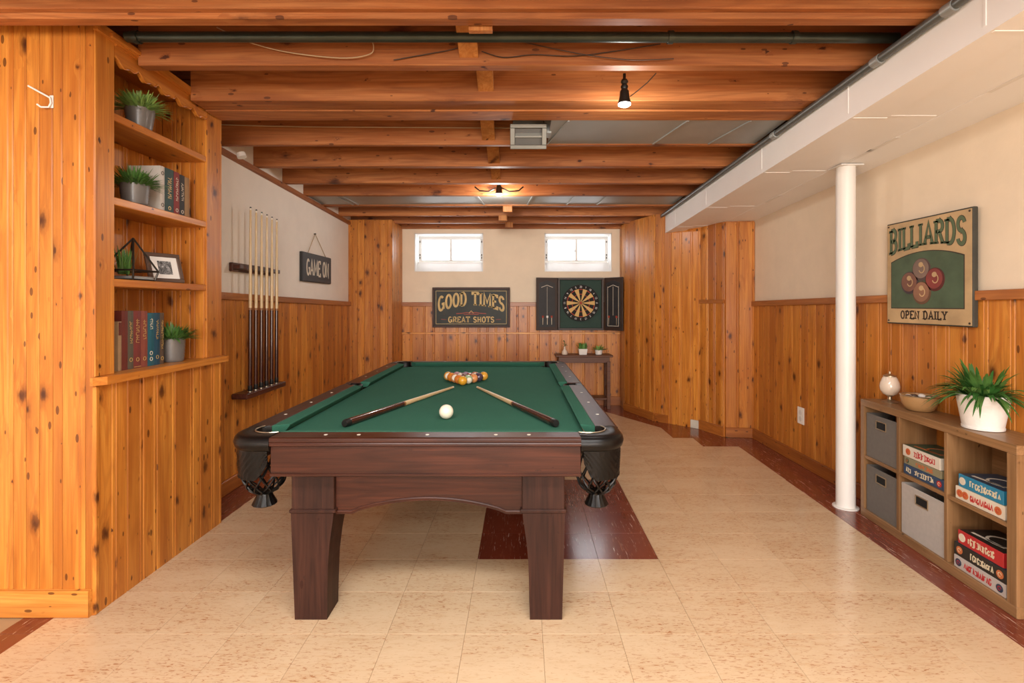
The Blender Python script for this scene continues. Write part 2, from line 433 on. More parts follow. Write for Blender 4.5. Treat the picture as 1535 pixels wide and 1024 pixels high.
def beam(name, p0, p1, thick, z0a, z1a, z0b, z1b, mat, parent=None, out=0.0, b=0.003):
    """a board along p0->p1 lying `thick` out from the wall, with its own heights at both ends"""
    p0, p1 = Vector(p0), Vector(p1); d = p1 - p0; L = d.length; d.normalize(); n = Vector((d.y, -d.x)); rz = math.atan2(d.y, d.x)
    q = [(-out - thick, 0), (-out, 1)]
    vs_ = []
    for x, za, zc in ((0, z0a, z1a), (L, z0b, z1b)):
        vs_ += [(x, -out, za), (x, -out - thick + b, za), (x, -out - thick, za + b), (x, -out - thick, zc - b), (x, -out - thick + b, zc), (x, -out, zc)]
    fs_ = [tuple(range(6)), tuple(range(11, 5, -1))] + [(i, (i + 1) % 6, 6 + (i + 1) % 6, 6 + i) for i in range(6)]
    return MB().add(vs_, fs_).build(name, mat, parent, None, (p0.x, p0.y, 0), rz)

# ------------------------------------------------------------------ floor
fl = MB().box(-3.2, 3.2, -7.2, 7.6, -0.12, -0.004).build('floor', 'grout')
struct(fl)
def sx(x): return x + 0.0115 * (x + 1.5) * 0        # straight grid; the border strip alone leans with the wall
def split(poly, a, b, c):
    """split a convex polygon by a*x + b*y = c"""
    out = ([], [])
    n = len(poly)
    for i in range(n):
        p, q = poly[i], poly[(i + 1) % n]
        sp_, sq = a * p[0] + b * p[1] - c, a * q[0] + b * q[1] - c
        if sp_ >= 0: out[0].append(p)
        if sp_ <= 0: out[1].append(p)
        if sp_ * sq < 0:
            t = sp_ / (sp_ - sq); x = (p[0] + (q[0] - p[0]) * t, p[1] + (q[1] - p[1]) * t); out[0].append(x); out[1].append(x)
    return [o for o in out if len(o) >= 3]
TW, TD, TX0, TY0 = 0.32, 0.31, -0.2124, 2.726
dl = Vector((1.584 - 1.1, 5.62 - 6.5)).normalized(); dn = (-dl.y, dl.x); dc = dn[0] * 1.1 + dn[1] * 6.5
def is_red(x, y):
    if x > 2.02 + 0.04 * (y - 2.726): return True
    if y > 3.0 and x < -1.85: return True
    if y <= 3.0 and x < -2.0: return True
    if y > 5.206 and x > 1.575: return True
    if y > 5.0 and dn[0] * x + dn[1] * y > dc: return True
    if 2.726 < y < 2.726 + 4 * TD and TX0 < x < TX0 + 3.07 * TW: return True
    return False
def area(p): return abs(sum(p[i][0] * p[(i + 1) % len(p)][1] - p[(i + 1) % len(p)][0] * p[i][1] for i in range(len(p)))) / 2
ntile = 0
for r in range(-4, 14):
    for c in range(-7, 9):
        x0, x1, y0, y1 = TX0 + c * TW, TX0 + (c + 1) * TW, TY0 + r * TD, TY0 + (r + 1) * TD
        # seams fan out a little towards the window side, as the tiler laid them
        def lx(x, y): return x + (0.0085 + 0.0113 * x) * (y - 2.726) * (1 if x > -1.2 else 0.3)
        if x0 > XRW or (x1 < XS and D0 < (y0 + y1) / 2 < D1 - 0.15) or x1 < XL and y0 > D1 or x1 < -2.5 or y0 > YB: continue
        poly = [[(lx(x0, y0), y0), (lx(x1, y0), y0), (lx(x1, y1), y1), (lx(x0, y1), y1)]]
        if x1 > 1.9: poly = [q for p in poly for q in split(p, 1, -0.04, 2.02 - 0.04 * 2.726)]
        if y1 > 5.21 and x1 > 0.9:
            poly = [q for p in poly for q in split(p, dn[0], dn[1], dc)]
            poly = [q for p in poly for q in (split(p, 1, 0, 1.575) if y0 > 5.1 else [p])]
        if x0 < -1.7: poly = [q for p in poly for q in split(p, 1, 0, -1.85 if y0 > 3.0 else -2.0)]
        for p in poly:
            if area(p) < 0.0008: continue
            cx = sum(q[0] for q in p) / len(p); cy = sum(q[1] for q in p) / len(p)
            if cx > 1.4 and cy > 5.3 and (cx - 1.377) * (5.589 - 6.6) - (cy - 6.6) * (1.996 - 1.377) < -0.12: continue
            g = 0.0005
            ins = [(cx + (q[0] - cx) * (1 - g / 0.16), cy + (q[1] - cy) * (1 - g / 0.16)) for q in p]
            top = [(cx + (q[0] - cx) * (1 - 2.2 * g / 0.16), cy + (q[1] - cy) * (1 - 2.2 * g / 0.16)) for q in p]
            n = len(p)
            vs_ = [(a, b, -0.004) for a, b in ins] + [(a, b, -0.0008) for a, b in ins] + [(a, b, 0) for a, b in top]
            fs_ = [tuple(range(2 * n, 3 * n))] + [(k * n + i, k * n + (i + 1) % n, (k + 1) * n + (i + 1) % n, (k + 1) * n + i) for k in (0, 1) for i in range(n)]
            MB().add(vs_, fs_).build('tile', 'tile_red' if is_red(cx, cy) else 'tile_beige', fl)
            ntile += 1
print('tiles', ntile)

# ------------------------------------------------------------------ ceiling: subfloor planks, joists, bridging
me = MB()
ce = MB().add([(x, y, zb(y) + h) for x in (-3.2, 3.2) for y in (-7.2, 7.4) for h in (0.235, 0.33)],
              [(0, 1, 3, 2), (4, 6, 7, 5), (0, 4, 5, 1), (2, 3, 7, 6), (0, 2, 6, 4), (1, 5, 7, 3)]).build('ceiling', 'subfloor')
struct(ce)
y = 1.4
while y < 7.0:
    wdt = 0.14
    MB().box(-2.3, 2.5, 0, wdt - 0.004, -0.02, 0, 0.002).build('subfloor_plank', 'joist', ce, None, (0, y, zb(y) + 0.233))
    y += wdt
JO = [(2.083, 2.142), (2.467, 2.53), (2.863, 2.996), (3.588, 3.632), (4.086, 4.156), (4.589, 4.65), (5.037, 5.10), (5.498, 5.587), (6.026, 6.076), (6.468, 6.55), (6.868, 6.92)]
for (a, b) in JO + [(1.69, 1.74), (1.29, 1.34), (0.89, 0.94), (0.49, 0.54), (0.0, 0.05), (-0.5, -0.45), (-1.0, -0.95), (-1.6, -1.55), (-2.2, -2.15), (-2.8, -2.75), (-3.4, -3.35), (-4.0, -3.95), (-4.6, -4.55), (-5.2, -5.15), (-5.8, -5.75), (-6.4, -6.35)]:
    xl = XS + 0.012 if D0 - 0.1 < (a + b) / 2 < D1 + 0.1 and a > 2.2 else -2.35
    z0 = zb((a + b) / 2)
    MB().box(xl, 2.5, a, b, z0, z0 + 0.212, 0.004).build('joist', 'joist', ce)
MB().box(XS + 0.012, 2.5, 3.0, 3.156, zb(3.0) - 0.004, zb(3.0) + 0.05, 0.004).build('sister_plank', 'joist', ce)
MB().box(-2.35, 2.5, 2.052, 2.083, 2.535, 2.7, 0.004).build('ledger', 'joist', ce)
# diagonal bridging between joists
for px0, px1, k in ((689, 717, 0), (717, 740, 1), (723, 742, 2), (732, 749, 3), (737, 750, 4)):
    ya = JO[k][1] + (0.16 if k == 2 else 0); yb_ = JO[k + 1][0]
    za = zb(ya) + 0.19; ze = zb(yb_) + (0.035, 0.05, 0.03, 0.02, 0.03)[k]
    dd = yb_
    xa, xb = (px0 - XV) * dd / F, (px1 - XV) * dd / F
    vs_ = [(x, yy, zz) for x in (xa, xb) for (yy, zz) in ((ya, za), (ya, za - 0.03), (yb_, ze), (yb_, ze + 0.06))]
    MB().add(vs_, [(0, 1, 2, 3), (7, 6, 5, 4), (0, 4, 5, 1), (1, 5, 6, 2), (2, 6, 7, 3), (3, 7, 4, 0)]).build('bridging', 'bridging', ce)
for px, py, d in ((761, 315, 5.56), (754, 328, 6.05), (763, 338, 6.5)):
    p = at(px, py, d); MB().box(-0.05, 0.05, -0.06, 0.0, -0.03, 0.035, 0.004).build('wood_block', 'bridging', ce, None, p)
MB().box(-0.05, 0.05, 0, 0.03, -0.012, 0.02, 0.002).build('wood_block', 'bridging', ce, None, at(720, 41, 2.15))
# sheet metal panned joist bay near the windows, with folded seams
pan = tag(MB().add([(x, yy, zb(yy) + h) for x in (-2.09, 1.66) for yy in (5.102, 5.496) for h in (0.012, 0.02)],
    [(0, 1, 3, 2), (4, 6, 7, 5), (0, 4, 5, 1), (2, 3, 7, 6), (0, 2, 6, 4), (1, 5, 7, 3)]).build('duct_pan', 'steel'),
    'galvanised sheet metal panel closing the joist bay before the windows', 'duct')
for px in (512, 520, 716, 797, 858, 905):
    x = (px - XV) * 5.3 / F
    MB().add([(x + q + (yy - 5.1) * 0.12 * (1 if px < 776 else -1), yy, zb(yy) + h) for q in (0, 0.016) for yy in (5.104, 5.494) for h in (0.004, 0.012)],
        [(0, 1, 3, 2), (4, 6, 7, 5), (0, 4, 5, 1), (2, 3, 7, 6), (0, 2, 6, 4), (1, 5, 7, 3)]).build('seam', 'steel', pan)

# ------------------------------------------------------------------ walls
def slab(name, x0, x1, y0, y1, z0, z1, mat, label=None):
    return struct(MB().box(x0, x1, y0, y1, z0, z1).build(name, mat))
wl = slab('wall_left', XL - 0.12, XL, D1 - 0.02, YB + 0.1, 0, 2.8, 'plaster_l')
slab('wall_left_alcove', XL - 0.12, XL - 0.02, D0 + 0.031, D1 - 0.02, 0, 2.8, 'pine')
def railz_l(d): return 1.439 - (d - 3.607) * 0.0188
panel(wl, (XL, D1), (XL, 6.375), 0.0, lambda f: railz_l(D1 + f * (6.375 - D1)) - 0.045, wmin=0.1, wmax=0.16)
wn = slab('wall_near', -3.2, XS - 0.02, D0 + 0.016, D0 + 0.03, 0, 2.8, 'pine')
ws = [0.30, 0.13, 0.055, 0.058, 0.058, 0.042, 0.1, 0.042]
panel(wn, (XS - 0.785, D0 + 0.016), (XS - 0.001, D0 + 0.016), 0.0, 2.575, widths=ws, t=0.016)
slab('wall_left_rear', -3.3, -3.2, -7.2, D0, 0, 2.8, 'plaster_l')
slab('wall_rear', -3.3, 3.2, -7.3, -7.2, 0, 2.9, 'plaster')
# back wall with two window openings
WZ0, WZ1 = 1.80, 2.315
WIN = [(-1.391, -0.465), (0.363, 1.269)]
wb = MB()
for (x0, x1, z0, z1) in ((XL - 0.1, WIN[0][0], 0, 2.8), (WIN[0][0], WIN[0][1], 0, WZ0), (WIN[0][0], WIN[0][1], WZ1, 2.8), (WIN[0][1], WIN[1][0], 0, 2.8),
                         (WIN[1][0], WIN[1][1], 0, WZ0), (WIN[1][0], WIN[1][1], WZ1, 2.8), (WIN[1][1], 2.6, 0, 2.8)):
    wb.box(x0, x1, YB, YB + 0.26, z0, z1)
wb = struct(wb.build('wall_back', 'plaster'))
panel(wb, (-1.556, YB), (1.377, YB), 0.0, 1.335, wmin=0.11, wmax=0.19)
# pilaster left of the windows
pl = MB().box(XL, -1.572, 6.391, YB, 0, 2.41).build('wall_left_pilaster', 'pine'); struct(pl)
panel(pl, (XL, 6.391), (-1.556, 6.391), 0, 2.405, widths=[.05, .07, .085, .11, .09, .1, .06])
panel(pl, (-1.572, 6.375), (-1.572, YB), 0, 2.40, widths=[.12, .13, .16, .14])
# angled wall on the right of the windows, built as one body with boards on its faces
PR = [(1.393, YB), (1.393, 6.6), (1.606, 5.974), (1.996, 5.589), (2.125, 5.262), (2.41, 5.226)]
wr = MB().prism([(p[0] + 0.004, p[1] + 0.004) for p in PR] + [(2.6, 5.226), (2.6, YB)], 0, 2.40, lambda u, v, z: (u, v, z)).build('wall_right_angled', 'pine'); struct(wr)
for i in range(5):
    a, b = PR[i], PR[i + 1]
    top = (2.40, 2.40, 2.395, 2.2, 2.19)[i]
    if i == 3:
        panel(wr, a, b, 0, 1.37, wmin=.09, wmax=.13); panel(wr, a, b, 1.40, top, wmin=.09, wmax=.13, t=0.012)
        beam('ledge', a, b, 0.03, 1.365, 1.405, 1.365, 1.405, 'rail_x', wr)
    else: panel(wr, a, b, 0, top, wmin=.09, wmax=.14)
ww = slab('wall_right', XRW, XRW + 0.1, -7.2, 5.3, 0, 2.9, 'plaster')
def railz_r(d): return 1.426 - (d - 2.445) * 0.0142
panel(ww, (XRW, 5.22), (XRW, 1.4), 0, lambda f: railz_r(5.22 - f * 3.82) - 0.045, wmin=0.085, wmax=0.15)
# chair rails (trim) and baseboards
struct(beam('trim_1', (XL, D1), (XL, 6.375), 0.022, railz_l(D1) - 0.05, railz_l(D1), railz_l(6.375) - 0.05, railz_l(6.375), 'rail_x', None, 0.0165))
struct(beam('trim_2', (-1.556, YB), (1.377, YB), 0.02, 1.33, 1.385, 1.33, 1.385, 'rail_x', None, 0.0165))
struct(beam('trim_3', (XRW, 5.22), (XRW, 1.4), 0.022, railz_r(5.22) - 0.05, railz_r(5.22), railz_r(1.4) - 0.05, railz_r(1.4), 'rail_x', None, 0.0165))
struct(beam('trim_4', (XL, D1), (XL, 6.375), 0.03, 2.428, 2.468, 2.345, 2.385, 'joist', None, 0.001))
struct(beam('trim_5', (-1.556, YB), (1.377, YB), 0.014, 0.955, 0.98, 0.955, 0.98, 'pine_x', None, 0.0165))
struct(beam('baseboard_left', (XL, D1), (XL, 6.375), 0.02, 0, 0.1, 0, 0.1, 'base_x', None, 0.0165))
struct(beam('baseboard_back', (-1.556, YB), (1.377, YB), 0.018, 0, 0.12, 0, 0.12, 'base_x', None, 0.0165))
struct(beam('baseboard_right', (XRW, 5.20), (XRW, 1.4), 0.02, 0, 0.1, 0, 0.1, 'base_x', None, 0.0165))
bn = struct(beam('baseboard_near', (XS - 0.785, D0), (XS - 0.012, D0), 0.02, 0, 0.115, 0, 0.115, 'pine_x', None, 0.0005))
ba = None
for i in range(1, 5):
    a, b = Vector(PR[i]), Vector(PR[i + 1])
    if i == 2:
        m1 = a.lerp(b, 0.3)
        beam('baseboard_angled', a, m1, 0.016, 0, 0.09, 0, 0.09, 'base_x', None, 0.0165)['kind'] = 'structure'
        q0, q1 = a.lerp(b, 0.8), b
        beam('baseboard_angled', q0, q1, 0.01, 0, 0.09, 0, 0.09, 'mask', None, 0.0165)['kind'] = 'structure'
    else:
        beam('baseboard_angled', a, b, 0.018, 0, 0.09 if i == 1 else 0.1, 0, 0.09 if i == 1 else 0.1, 'base_x', None, 0.0165)['kind'] = 'structure'

# ------------------------------------------------------------------ windows
for k, (x0, x1) in enumerate(WIN):
    yf = 7.14; z0 = 1.943; z1 = 2.315
    fr = MB()
    # lining of the recess and the sloping sill
    fr.box(x0, x0 + 0.012, YB - 0.004, yf, WZ0, WZ1).box(x1 - 0.012, x1, YB - 0.004, yf, WZ0, WZ1).box(x0, x1, YB - 0.004, yf, WZ1 - 0.012, WZ1)
    fr.prism([(YB - 0.004, WZ0), (yf, z0), (yf, WZ0)], x0 + 0.012, x1 - 0.012, lambda u, v, h: (h, u, v))
    wo = struct(fr.build('window_%d' % (k + 1), 'sash'))
    f2 = MB(); b = 0.05
    f2.box(x0 + 0.012, x1 - 0.012, yf, yf + 0.05, z0, z0 + 0.03, 0.004).box(x0 + 0.012, x1 - 0.012, yf, yf + 0.05, z1 - 0.06, z1 - 0.012, 0.004)
    f2.box(x0 + 0.012, x0 + 0.06, yf, yf + 0.05, z0 + 0.03, z1 - 0.06, 0.004).box(x1 - 0.06, x1 - 0.012, yf, yf + 0.05, z0 + 0.03, z1 - 0.06, 0.004)
    f2.build('window_frame', 'sash', wo)
    xm = (x0 + x1) / 2
    MB().box(xm - 0.018, xm + 0.018, yf - 0.006, yf + 0.045, z0 + 0.03, z1 - 0.06, 0.004).build('mullion', 'sash', wo)
    for a, c in ((x0 + 0.06, xm - 0.018), (xm + 0.018, x1 - 0.06)):
        MB().box(a, c, yf + 0.02, yf + 0.026, z0 + 0.03, z1 - 0.06).build('pane', 'pane', wo)
    for sxx in (x0 + 0.035, x1 - 0.035):
        for zz in (z1 - 0.09, z0 + 0.1, z0 + 0.06): MB().box(sxx - 0.006, sxx + 0.006, yf - 0.01, yf, zz - 0.012, zz + 0.012, 0.002).build('latch', 'hardware', wo)
    MB().box(xm - 0.03, xm - 0.02, yf - 0.012, yf, z0 + 0.14, z0 + 0.17, 0.002).build('latch', 'hardware', wo)

# ------------------------------------------------------------------ soffit and steel column
def sof(x0, x1, y0, y1, dz0, dz1=None, z1=None):
    vs_ = []
    for x in (x0, x1):
        for yy in (y0, y1):
            vs_ += [(x, yy, zs(yy) + dz0), (x, yy, (zb(yy) + 0.012) if z1 is None else zs(yy) + z1)]
    return vs_, [(0, 1, 3, 2), (4, 6, 7, 5), (0, 4, 5, 1), (2, 3, 7, 6), (0, 2, 6, 4), (1, 5, 7, 3)]
so = MB().add(*sof(1.688, 1.87, -7.0, 6.02, 0.0)).add(*sof(1.87, 2.41, -7.0, 5.9, 0.012))
so = struct(so.build('ceiling_soffit', 'soffit'), 'white painted boxed soffit running along the cream wall', 'soffit')
for d in (1.85, 2.62, 3.55, 4.6, 5.5):
    MB().add(*sof(1.6855, 1.69, d, d + 0.01, 0.03, z1=0.2)).build('seam', 'soffit', so)
    MB().add(*sof(1.70, 1.87, d - 0.02, d - 0.008, -0.0018, z1=0.01)).add(*sof(1.87, 2.12, d - 0.02, d - 0.008, 0.0102, z1=0.02)).build('seam', 'soffit', so)
MB().add(*sof(2.14, 2.155, 0.5, 5.2, 0.010, z1=0.014)).build('seam', 'soffit', so)
for d in (2.1, 2.9, 3.1, 4.2): MB().add(*sof(2.134, 2.16, d, d + 0.24, 0.009, z1=0.014)).build('seam', 'white', so)
px_, py_ = 2.19, 3.43
co = struct(MB().lathe([(0.058, 0.0), (0.058, zs(py_) + 0.012)], 28, (px_, py_, 0)).build('column', 'white', None, 40), 'white painted round steel support column under the soffit', 'column')
MB().lathe([(0.078, 0.0), (0.078, 0.006), (0.07, 0.009)], 28, (px_, py_, 0.0005)).build('base_flange', 'white', co, 40)
MB().box(px_ - 0.075, px_ + 0.075, py_ - 0.075, py_ + 0.075, zs(py_) - 0.0, zs(py_) + 0.009, 0.003).build('top_plate', 'white', co)
# conduit along the upper edge of the soffit, cross pipe
o = tag(MB().tube([(1.664, d, zb(d) - 0.024) for d in (0.5, 1.5, 2.5, 3.2, 3.9, 5.9)], 0.02, 12).build('conduit', 'conduit', None, 40),
    'grey metal conduit following the top edge of the white soffit', 'pipe')
for d in (1.95, 2.35, 3.3): MB().tube([(1.662, d, zb(d) - 0.027), (1.662, d + 0.05, zb(d) - 0.027)], 0.0235, 12).build('coupling', 'steel', o, 40)
o = tag(MB().tube([at(190, 55.5, 2.36), at(776, 55.5, 2.36), at(1345, 57, 2.36)], 0.0235, 14).build('iron_pipe', 'pipe', None, 40),
    'dark grey iron pipe running across the ceiling between two joists', 'pipe')
for px in (205, 1005, 1190): MB().tube([at(px, 56, 2.36) - Vector((0.012, 0, 0)), at(px, 56, 2.36) + Vector((0.012, 0, 0))], 0.029, 12).build('coupling', 'pipe', o, 40)

# ------------------------------------------------------------------ built-in bookcase
bk = thing('built_in_bookcase', 'knotty pine built-in bookcase with scalloped valance and three shelves', 'bookcase', (0, 0, 0))
seams = [141.5, 173, 190.5, 214.5, 235, 262, 289, 300, 320, 332]
ds = [1.838 * F / (776 - s_) for s_ in seams]
panel(bk, (XS - 0.016, D0 + 0.001), (XS - 0.016, D1), 0.0, 1.0, widths=[ds[i + 1] - ds[i] for i in range(9)], name='lower_board')
MB().box(XS - 0.03, XS - 0.016, D0 + 0.03, D1, 0, 1.0).build('lower_backing', 'pine', bk)
MB().box(XS - 0.012, XS + 0.006, D0 - 0.002, D0 + 0.02, 0, 0.995, 0.004).build('corner_bead', 'pine', bk)
MB().box(XS - 0.016, XS, D0 + 0.002, 2.343, 1.035, 2.56, 0.003).build('stile', 'pine', bk)
MB().box(XS - 0.016, XS, 3.037, D1, 1.035, 2.55, 0.003).build('stile', 'pine', bk)
MB().box(XL - 0.02, XS - 0.016, D1 - 0.02, D1, 0.0, 2.55).build('end_panel', 'pine', bk)
MB().prism([(XL, D0 + 0.035), (XS, D0 + 0.035), (XS, D0 - 0.025), (XS + 0.012, D0 - 0.025), (XS + 0.04, D0 + 0.02), (XS + 0.04, D1 + 0.005), (XL, D1 + 0.005)], 1.0, 1.035,
    lambda u, v, z: (u, v, z)).build('sill_shelf', 'pine_y', bk)
for z in (1.469, 1.843, 2.228):
    MB().box(XL + 0.004, XS - 0.004, 2.32, 3.045, z - 0.036, z, 0.003).build('shelf', 'pine_y', bk)
panel(bk, (XL - 0.016, D0 + 0.04), (XL - 0.016, 3.045), 1.0, 2.56, name='back_board', wmin=.1, wmax=.16)
panel(bk, (XL, 3.053), (XS - 0.016, 3.053), 1.035, 2.55, name='side_board', widths=[.09, .03, .06, .03, .06])
MB().box(XL, XS - 0.016, 2.30, 2.325, 1.035, 2.56).build('side_panel', 'pine', bk)
MB().box(XL, XS, D0 + 0.02, D1, 2.555, 2.575).build('top_panel', 'pine_y', bk)
MB().add([(XS - 0.004 + q, yy, z) for q in (0, 0.022) for (yy, z) in ((D0 - 0.004, 2.545), (D0 - 0.004, 2.585), (D1 + 0.004, 2.513), (D1 + 0.004, 2.553))],
         [(0, 1, 3, 2), (4, 6, 7, 5), (0, 4, 5, 1), (2, 3, 7, 6), (0, 2, 6, 4), (1, 5, 7, 3)]).build('top_trim', 'pine_y', bk)
MB().box(XS + 0.006, XS + 0.03, D0 + 0.06, 2.52, 2.545, 2.568, 0.004).build('top_trim', 'pine_y', bk)
# scalloped valance
def vtop(d): return 2.55 - (d - D0) * 0.02
pts = []
n = 96
for i in range(n + 1):
    f = i / n; d = 2.343 + f * (3.037 - 2.343)
    ph = (f * 5.0) % 1.0
    dip = 0.028 * (1 - abs(math.sin(math.pi * ph)) ** 0.7) + 0.006 * math.sin(4 * math.pi * ph)
    pts.append((d, 2.468 - (d - 2.343) * 0.03 - 0.012 + dip))
poly = [(2.343, vtop(2.343)), (3.037, vtop(3.037))]
va = MB(); vs_ = []
for d, z in pts:
    for q in (0.0, 0.016): vs_ += [(XS - 0.016 + q, d, z), (XS - 0.016 + q, d, vtop(d))]
fs_ = []
for i in range(n):
    a, b = 4 * i, 4 * i + 4
    fs_ += [(a, b, b + 1, a + 1), (a + 2, a + 3, b + 3, b + 2), (a, a + 2, b + 2, b)]
fs_ += [(0, 1, 3, 2), (4 * n, 4 * n + 2, 4 * n + 3, 4 * n + 1)]
va.add(vs_, fs_).build('valance', 'pine_y', bk)
MB().tube([(XS + 0.002, d, z + 0.001) for d, z in pts], 0.004, 6).build('valance_bead', 'pine_y', bk, 50)
MB().box(XS - 0.002, XS + 0.008, 2.343, 3.037, 2.532, 2.545, 0.003).build('valance_bead', 'pine_y', bk)

# ------------------------------------------------------------------ drawn lettering
def arc(cx, cy, rx, ry, a0, a1, n=14): return [(cx + rx * math.cos(R(a0 + (a1 - a0) * i / n)), cy + ry * math.sin(R(a0 + (a1 - a0) * i / n))) for i in range(n + 1)]
GL = {   # width, strokes, slab feet
 'O': (0.8, [arc(.5, .5, .42, .5, 0, 360, 28)], []),
 'G': (0.8, [arc(.5, .5, .42, .5, 48, 310, 22) + [(.9, .12), (.9, .45), (.58, .45)]], []),
 'D': (0.8, [[(.16, 0), (.16, 1)], [(.16, 1), (.45, 1)] + arc(.45, .5, .45, .5, 90, -90) + [(.16, 0)]], [(.16, 0), (.16, 1)]),
 'T': (0.75, [[(.5, 0), (.5, 1)], [(.02, .82), (.02, 1), (.98, 1), (.98, .82)]], [(.5, 0)]),
 'I': (0.34, [[(.5, 0), (.5, 1)]], [(.5, 0), (.5, 1)]),
 'M': (1.0, [[(.1, 0), (.1, 1), (.5, .3), (.9, 1), (.9, 0)]], [(.1, 0), (.9, 0)]),
 'E': (0.7, [[(.16, 0), (.16, 1)], [(.16, 1), (.94, 1), (.94, .82)], [(.16, .52), (.75, .52)], [(.16, 0), (.96, 0), (.96, .2)]], [(.16, 0), (.16, 1)]),
 'S': (0.7, [arc(.5, .75, .38, .25, 15, 270, 14) + arc(.5, .25, .4, .25, 90, -165, 14)], []),
 'R': (0.8, [[(.16, 0), (.16, 1)], [(.16, 1), (.5, 1)] + arc(.5, .76, .36, .24, 90, -90, 10) + [(.16, .52)], [(.5, .52), (.9, 0)]], [(.16, 0), (.16, 1), (.92, 0)]),
 'A': (0.85, [[(.08, 0), (.5, 1), (.92, 0)], [(.22, .33), (.78, .33)]], [(.08, 0), (.92, 0)]),
 'H': (0.8, [[(.14, 0), (.14, 1)], [(.86, 0), (.86, 1)], [(.14, .5), (.86, .5)]], [(.14, 0), (.14, 1), (.86, 0), (.86, 1)]),
 'B': (0.75, [[(.16, 0), (.16, 1)], [(.16, 1), (.5, 1)] + arc(.5, .76, .34, .24, 90, -90, 10) + [(.16, .52)], [(.5, .52)] + arc(.5, .26, .4, .26, 90, -90, 10) + [(.16, 0)]], [(.16, 0), (.16, 1)]),
 'L': (0.66, [[(.16, 0), (.16, 1)], [(.16, 0), (.94, 0), (.94, .22)]], [(.16, 0), (.16, 1)]),
 'P': (0.75, [[(.16, 0), (.16, 1)], [(.16, 1), (.5, 1)] + arc(.5, .74, .38, .26, 90, -90, 10) + [(.16, .48)]], [(.16, 0), (.16, 1)]),
 'N': (0.85, [[(.12, 0), (.12, 1), (.88, 0), (.88, 1)]], [(.12, 0), (.88, 1)]),
 'Y': (0.8, [[(.06, 1), (.5, .46), (.94, 1)], [(.5, .46), (.5, 0)]], [(.5, 0), (.06, 1), (.94, 1)]),
 ' ': (0.42, [], []),
 '0': (0.7, [arc(.5, .5, .4, .5, 0, 360, 16)], []), '1': (0.4, [[(.2, .75), (.6, 1), (.6, 0)]], []),
 '2': (0.7, [arc(.5, .7, .38, .3, 160, -30, 8) + [(.1, 0), (.9, 0)]], []), '3': (0.7, [arc(.45, .76, .36, .24, 140, -90, 8) + arc(.45, .26, .4, .26, 90, -140, 8)], []),
 '4': (0.7, [[(.7, 0), (.7, 1), (.1, .3), (.95, .3)]], []), '5': (0.7, [[(.85, 1), (.2, 1), (.18, .55)] + arc(.45, .3, .4, .3, 110, -140, 8)], []),
 '6': (0.7, [[(.75, 1), (.2, .5)] + arc(.5, .3, .38, .3, 150, -210, 14)], []), '7': (0.7, [[(.1, 1), (.9, 1), (.4, 0)]], []),
 '8': (0.7, [arc(.5, .76, .32, .24, 0, 360, 12), arc(.5, .26, .4, .26, 0, 360, 12)], []), '9': (0.7, [arc(.5, .7, .38, .3, -30, 330, 14) + [(.3, 0)]], []),
}
def stroke(mb, pts, wd, fn, depth, xs):
    """flat ribbon of width wd along pts in letter units scaled by xs (x, y)"""
    P = [Vector((p[0] * xs[0], p[1] * xs[1])) for p in pts]
    Ls, Rs = [], []
    closed = (P[0] - P[-1]).length < 1e-6
    for i, p in enumerate(P):
        a = P[i - 1] if i > 0 else (P[-2] if closed else None); b = P[i + 1] if i < len(P) - 1 else (P[1] if closed else None)
        d1 = (p - a).normalized() if a is not None else None; d2 = (b - p).normalized() if b is not None else None
        d1 = d1 or d2; d2 = d2 or d1
        n1 = Vector((-d1.y, d1.x)); n2 = Vector((-d2.y, d2.x)); m = (n1 + n2)
        m = m.normalized() if m.length > 1e-4 else n1
        k = min(1.6, 1.0 / max(0.3, m.dot(n1)))
        Ls.append(p + m * wd / 2 * k); Rs.append(p - m * wd / 2 * k)
    vs_ = [fn(q.x, q.y, 0) for q in Ls] + [fn(q.x, q.y, 0) for q in Rs] + [fn(q.x, q.y, depth) for q in Ls] + [fn(q.x, q.y, depth) for q in Rs]
    n = len(P); fs_ = []
    for i in range(n - 1):
        fs_ += [(2 * n + i, 2 * n + i + 1, 3 * n + i + 1, 3 * n + i), (i, i + 1, 2 * n + i + 1, 2 * n + i), (n + i, 3 * n + i, 3 * n + i + 1, n + i + 1)]
    mb.add(vs_, fs_)
def lettering(text, height, width, fn, stroke_w, slab_w=None, depth=0.002, gap=0.12):
    """fn(u, v, h): u along the line 0..width, v 0..height, h outwards. Returns MB"""
    mb = MB(); tot = sum(GL[c][0] for c in text) + gap * (len(text) - 1); k = width / tot; u = 0
    for c in text:
        gw, strokes, feet = GL[c]; cw = gw * k
        ox = u * k
        f = (lambda o: (lambda x, y, h: fn(o + x, y, h)))(ox)
        for s_ in strokes: stroke(mb, s_, stroke_w, f, depth, (cw, height))
        if slab_w:
            for fx, fy in feet:
                x0 = fx * cw; yy = fy * height + (-0.2 if fy > 0.5 else 0.2) * stroke_w
                stroke(mb, [(x0 - slab_w / 2, yy), (x0 + slab_w / 2, yy)], stroke_w * 0.6, f, depth, (1, 1))
        u += gw + gap
    return mb

def letters(text, height, width, fn, stroke_w, slab_w, mat, parent, depth=0.002, gap=0.12, name='letter'):
    tot = sum(GL[c][0] for c in text) + gap * (len(text) - 1); k = width / tot; u = 0
    for c in text:
        if c != ' ':
            o_ = u * k
            lettering(c, height, GL[c][0] * k, (lambda o: (lambda x, y, h: fn(o + x, y, h)))(o_), stroke_w, slab_w, depth).build(name, mat, parent)
        u += GL[c][0] + gap

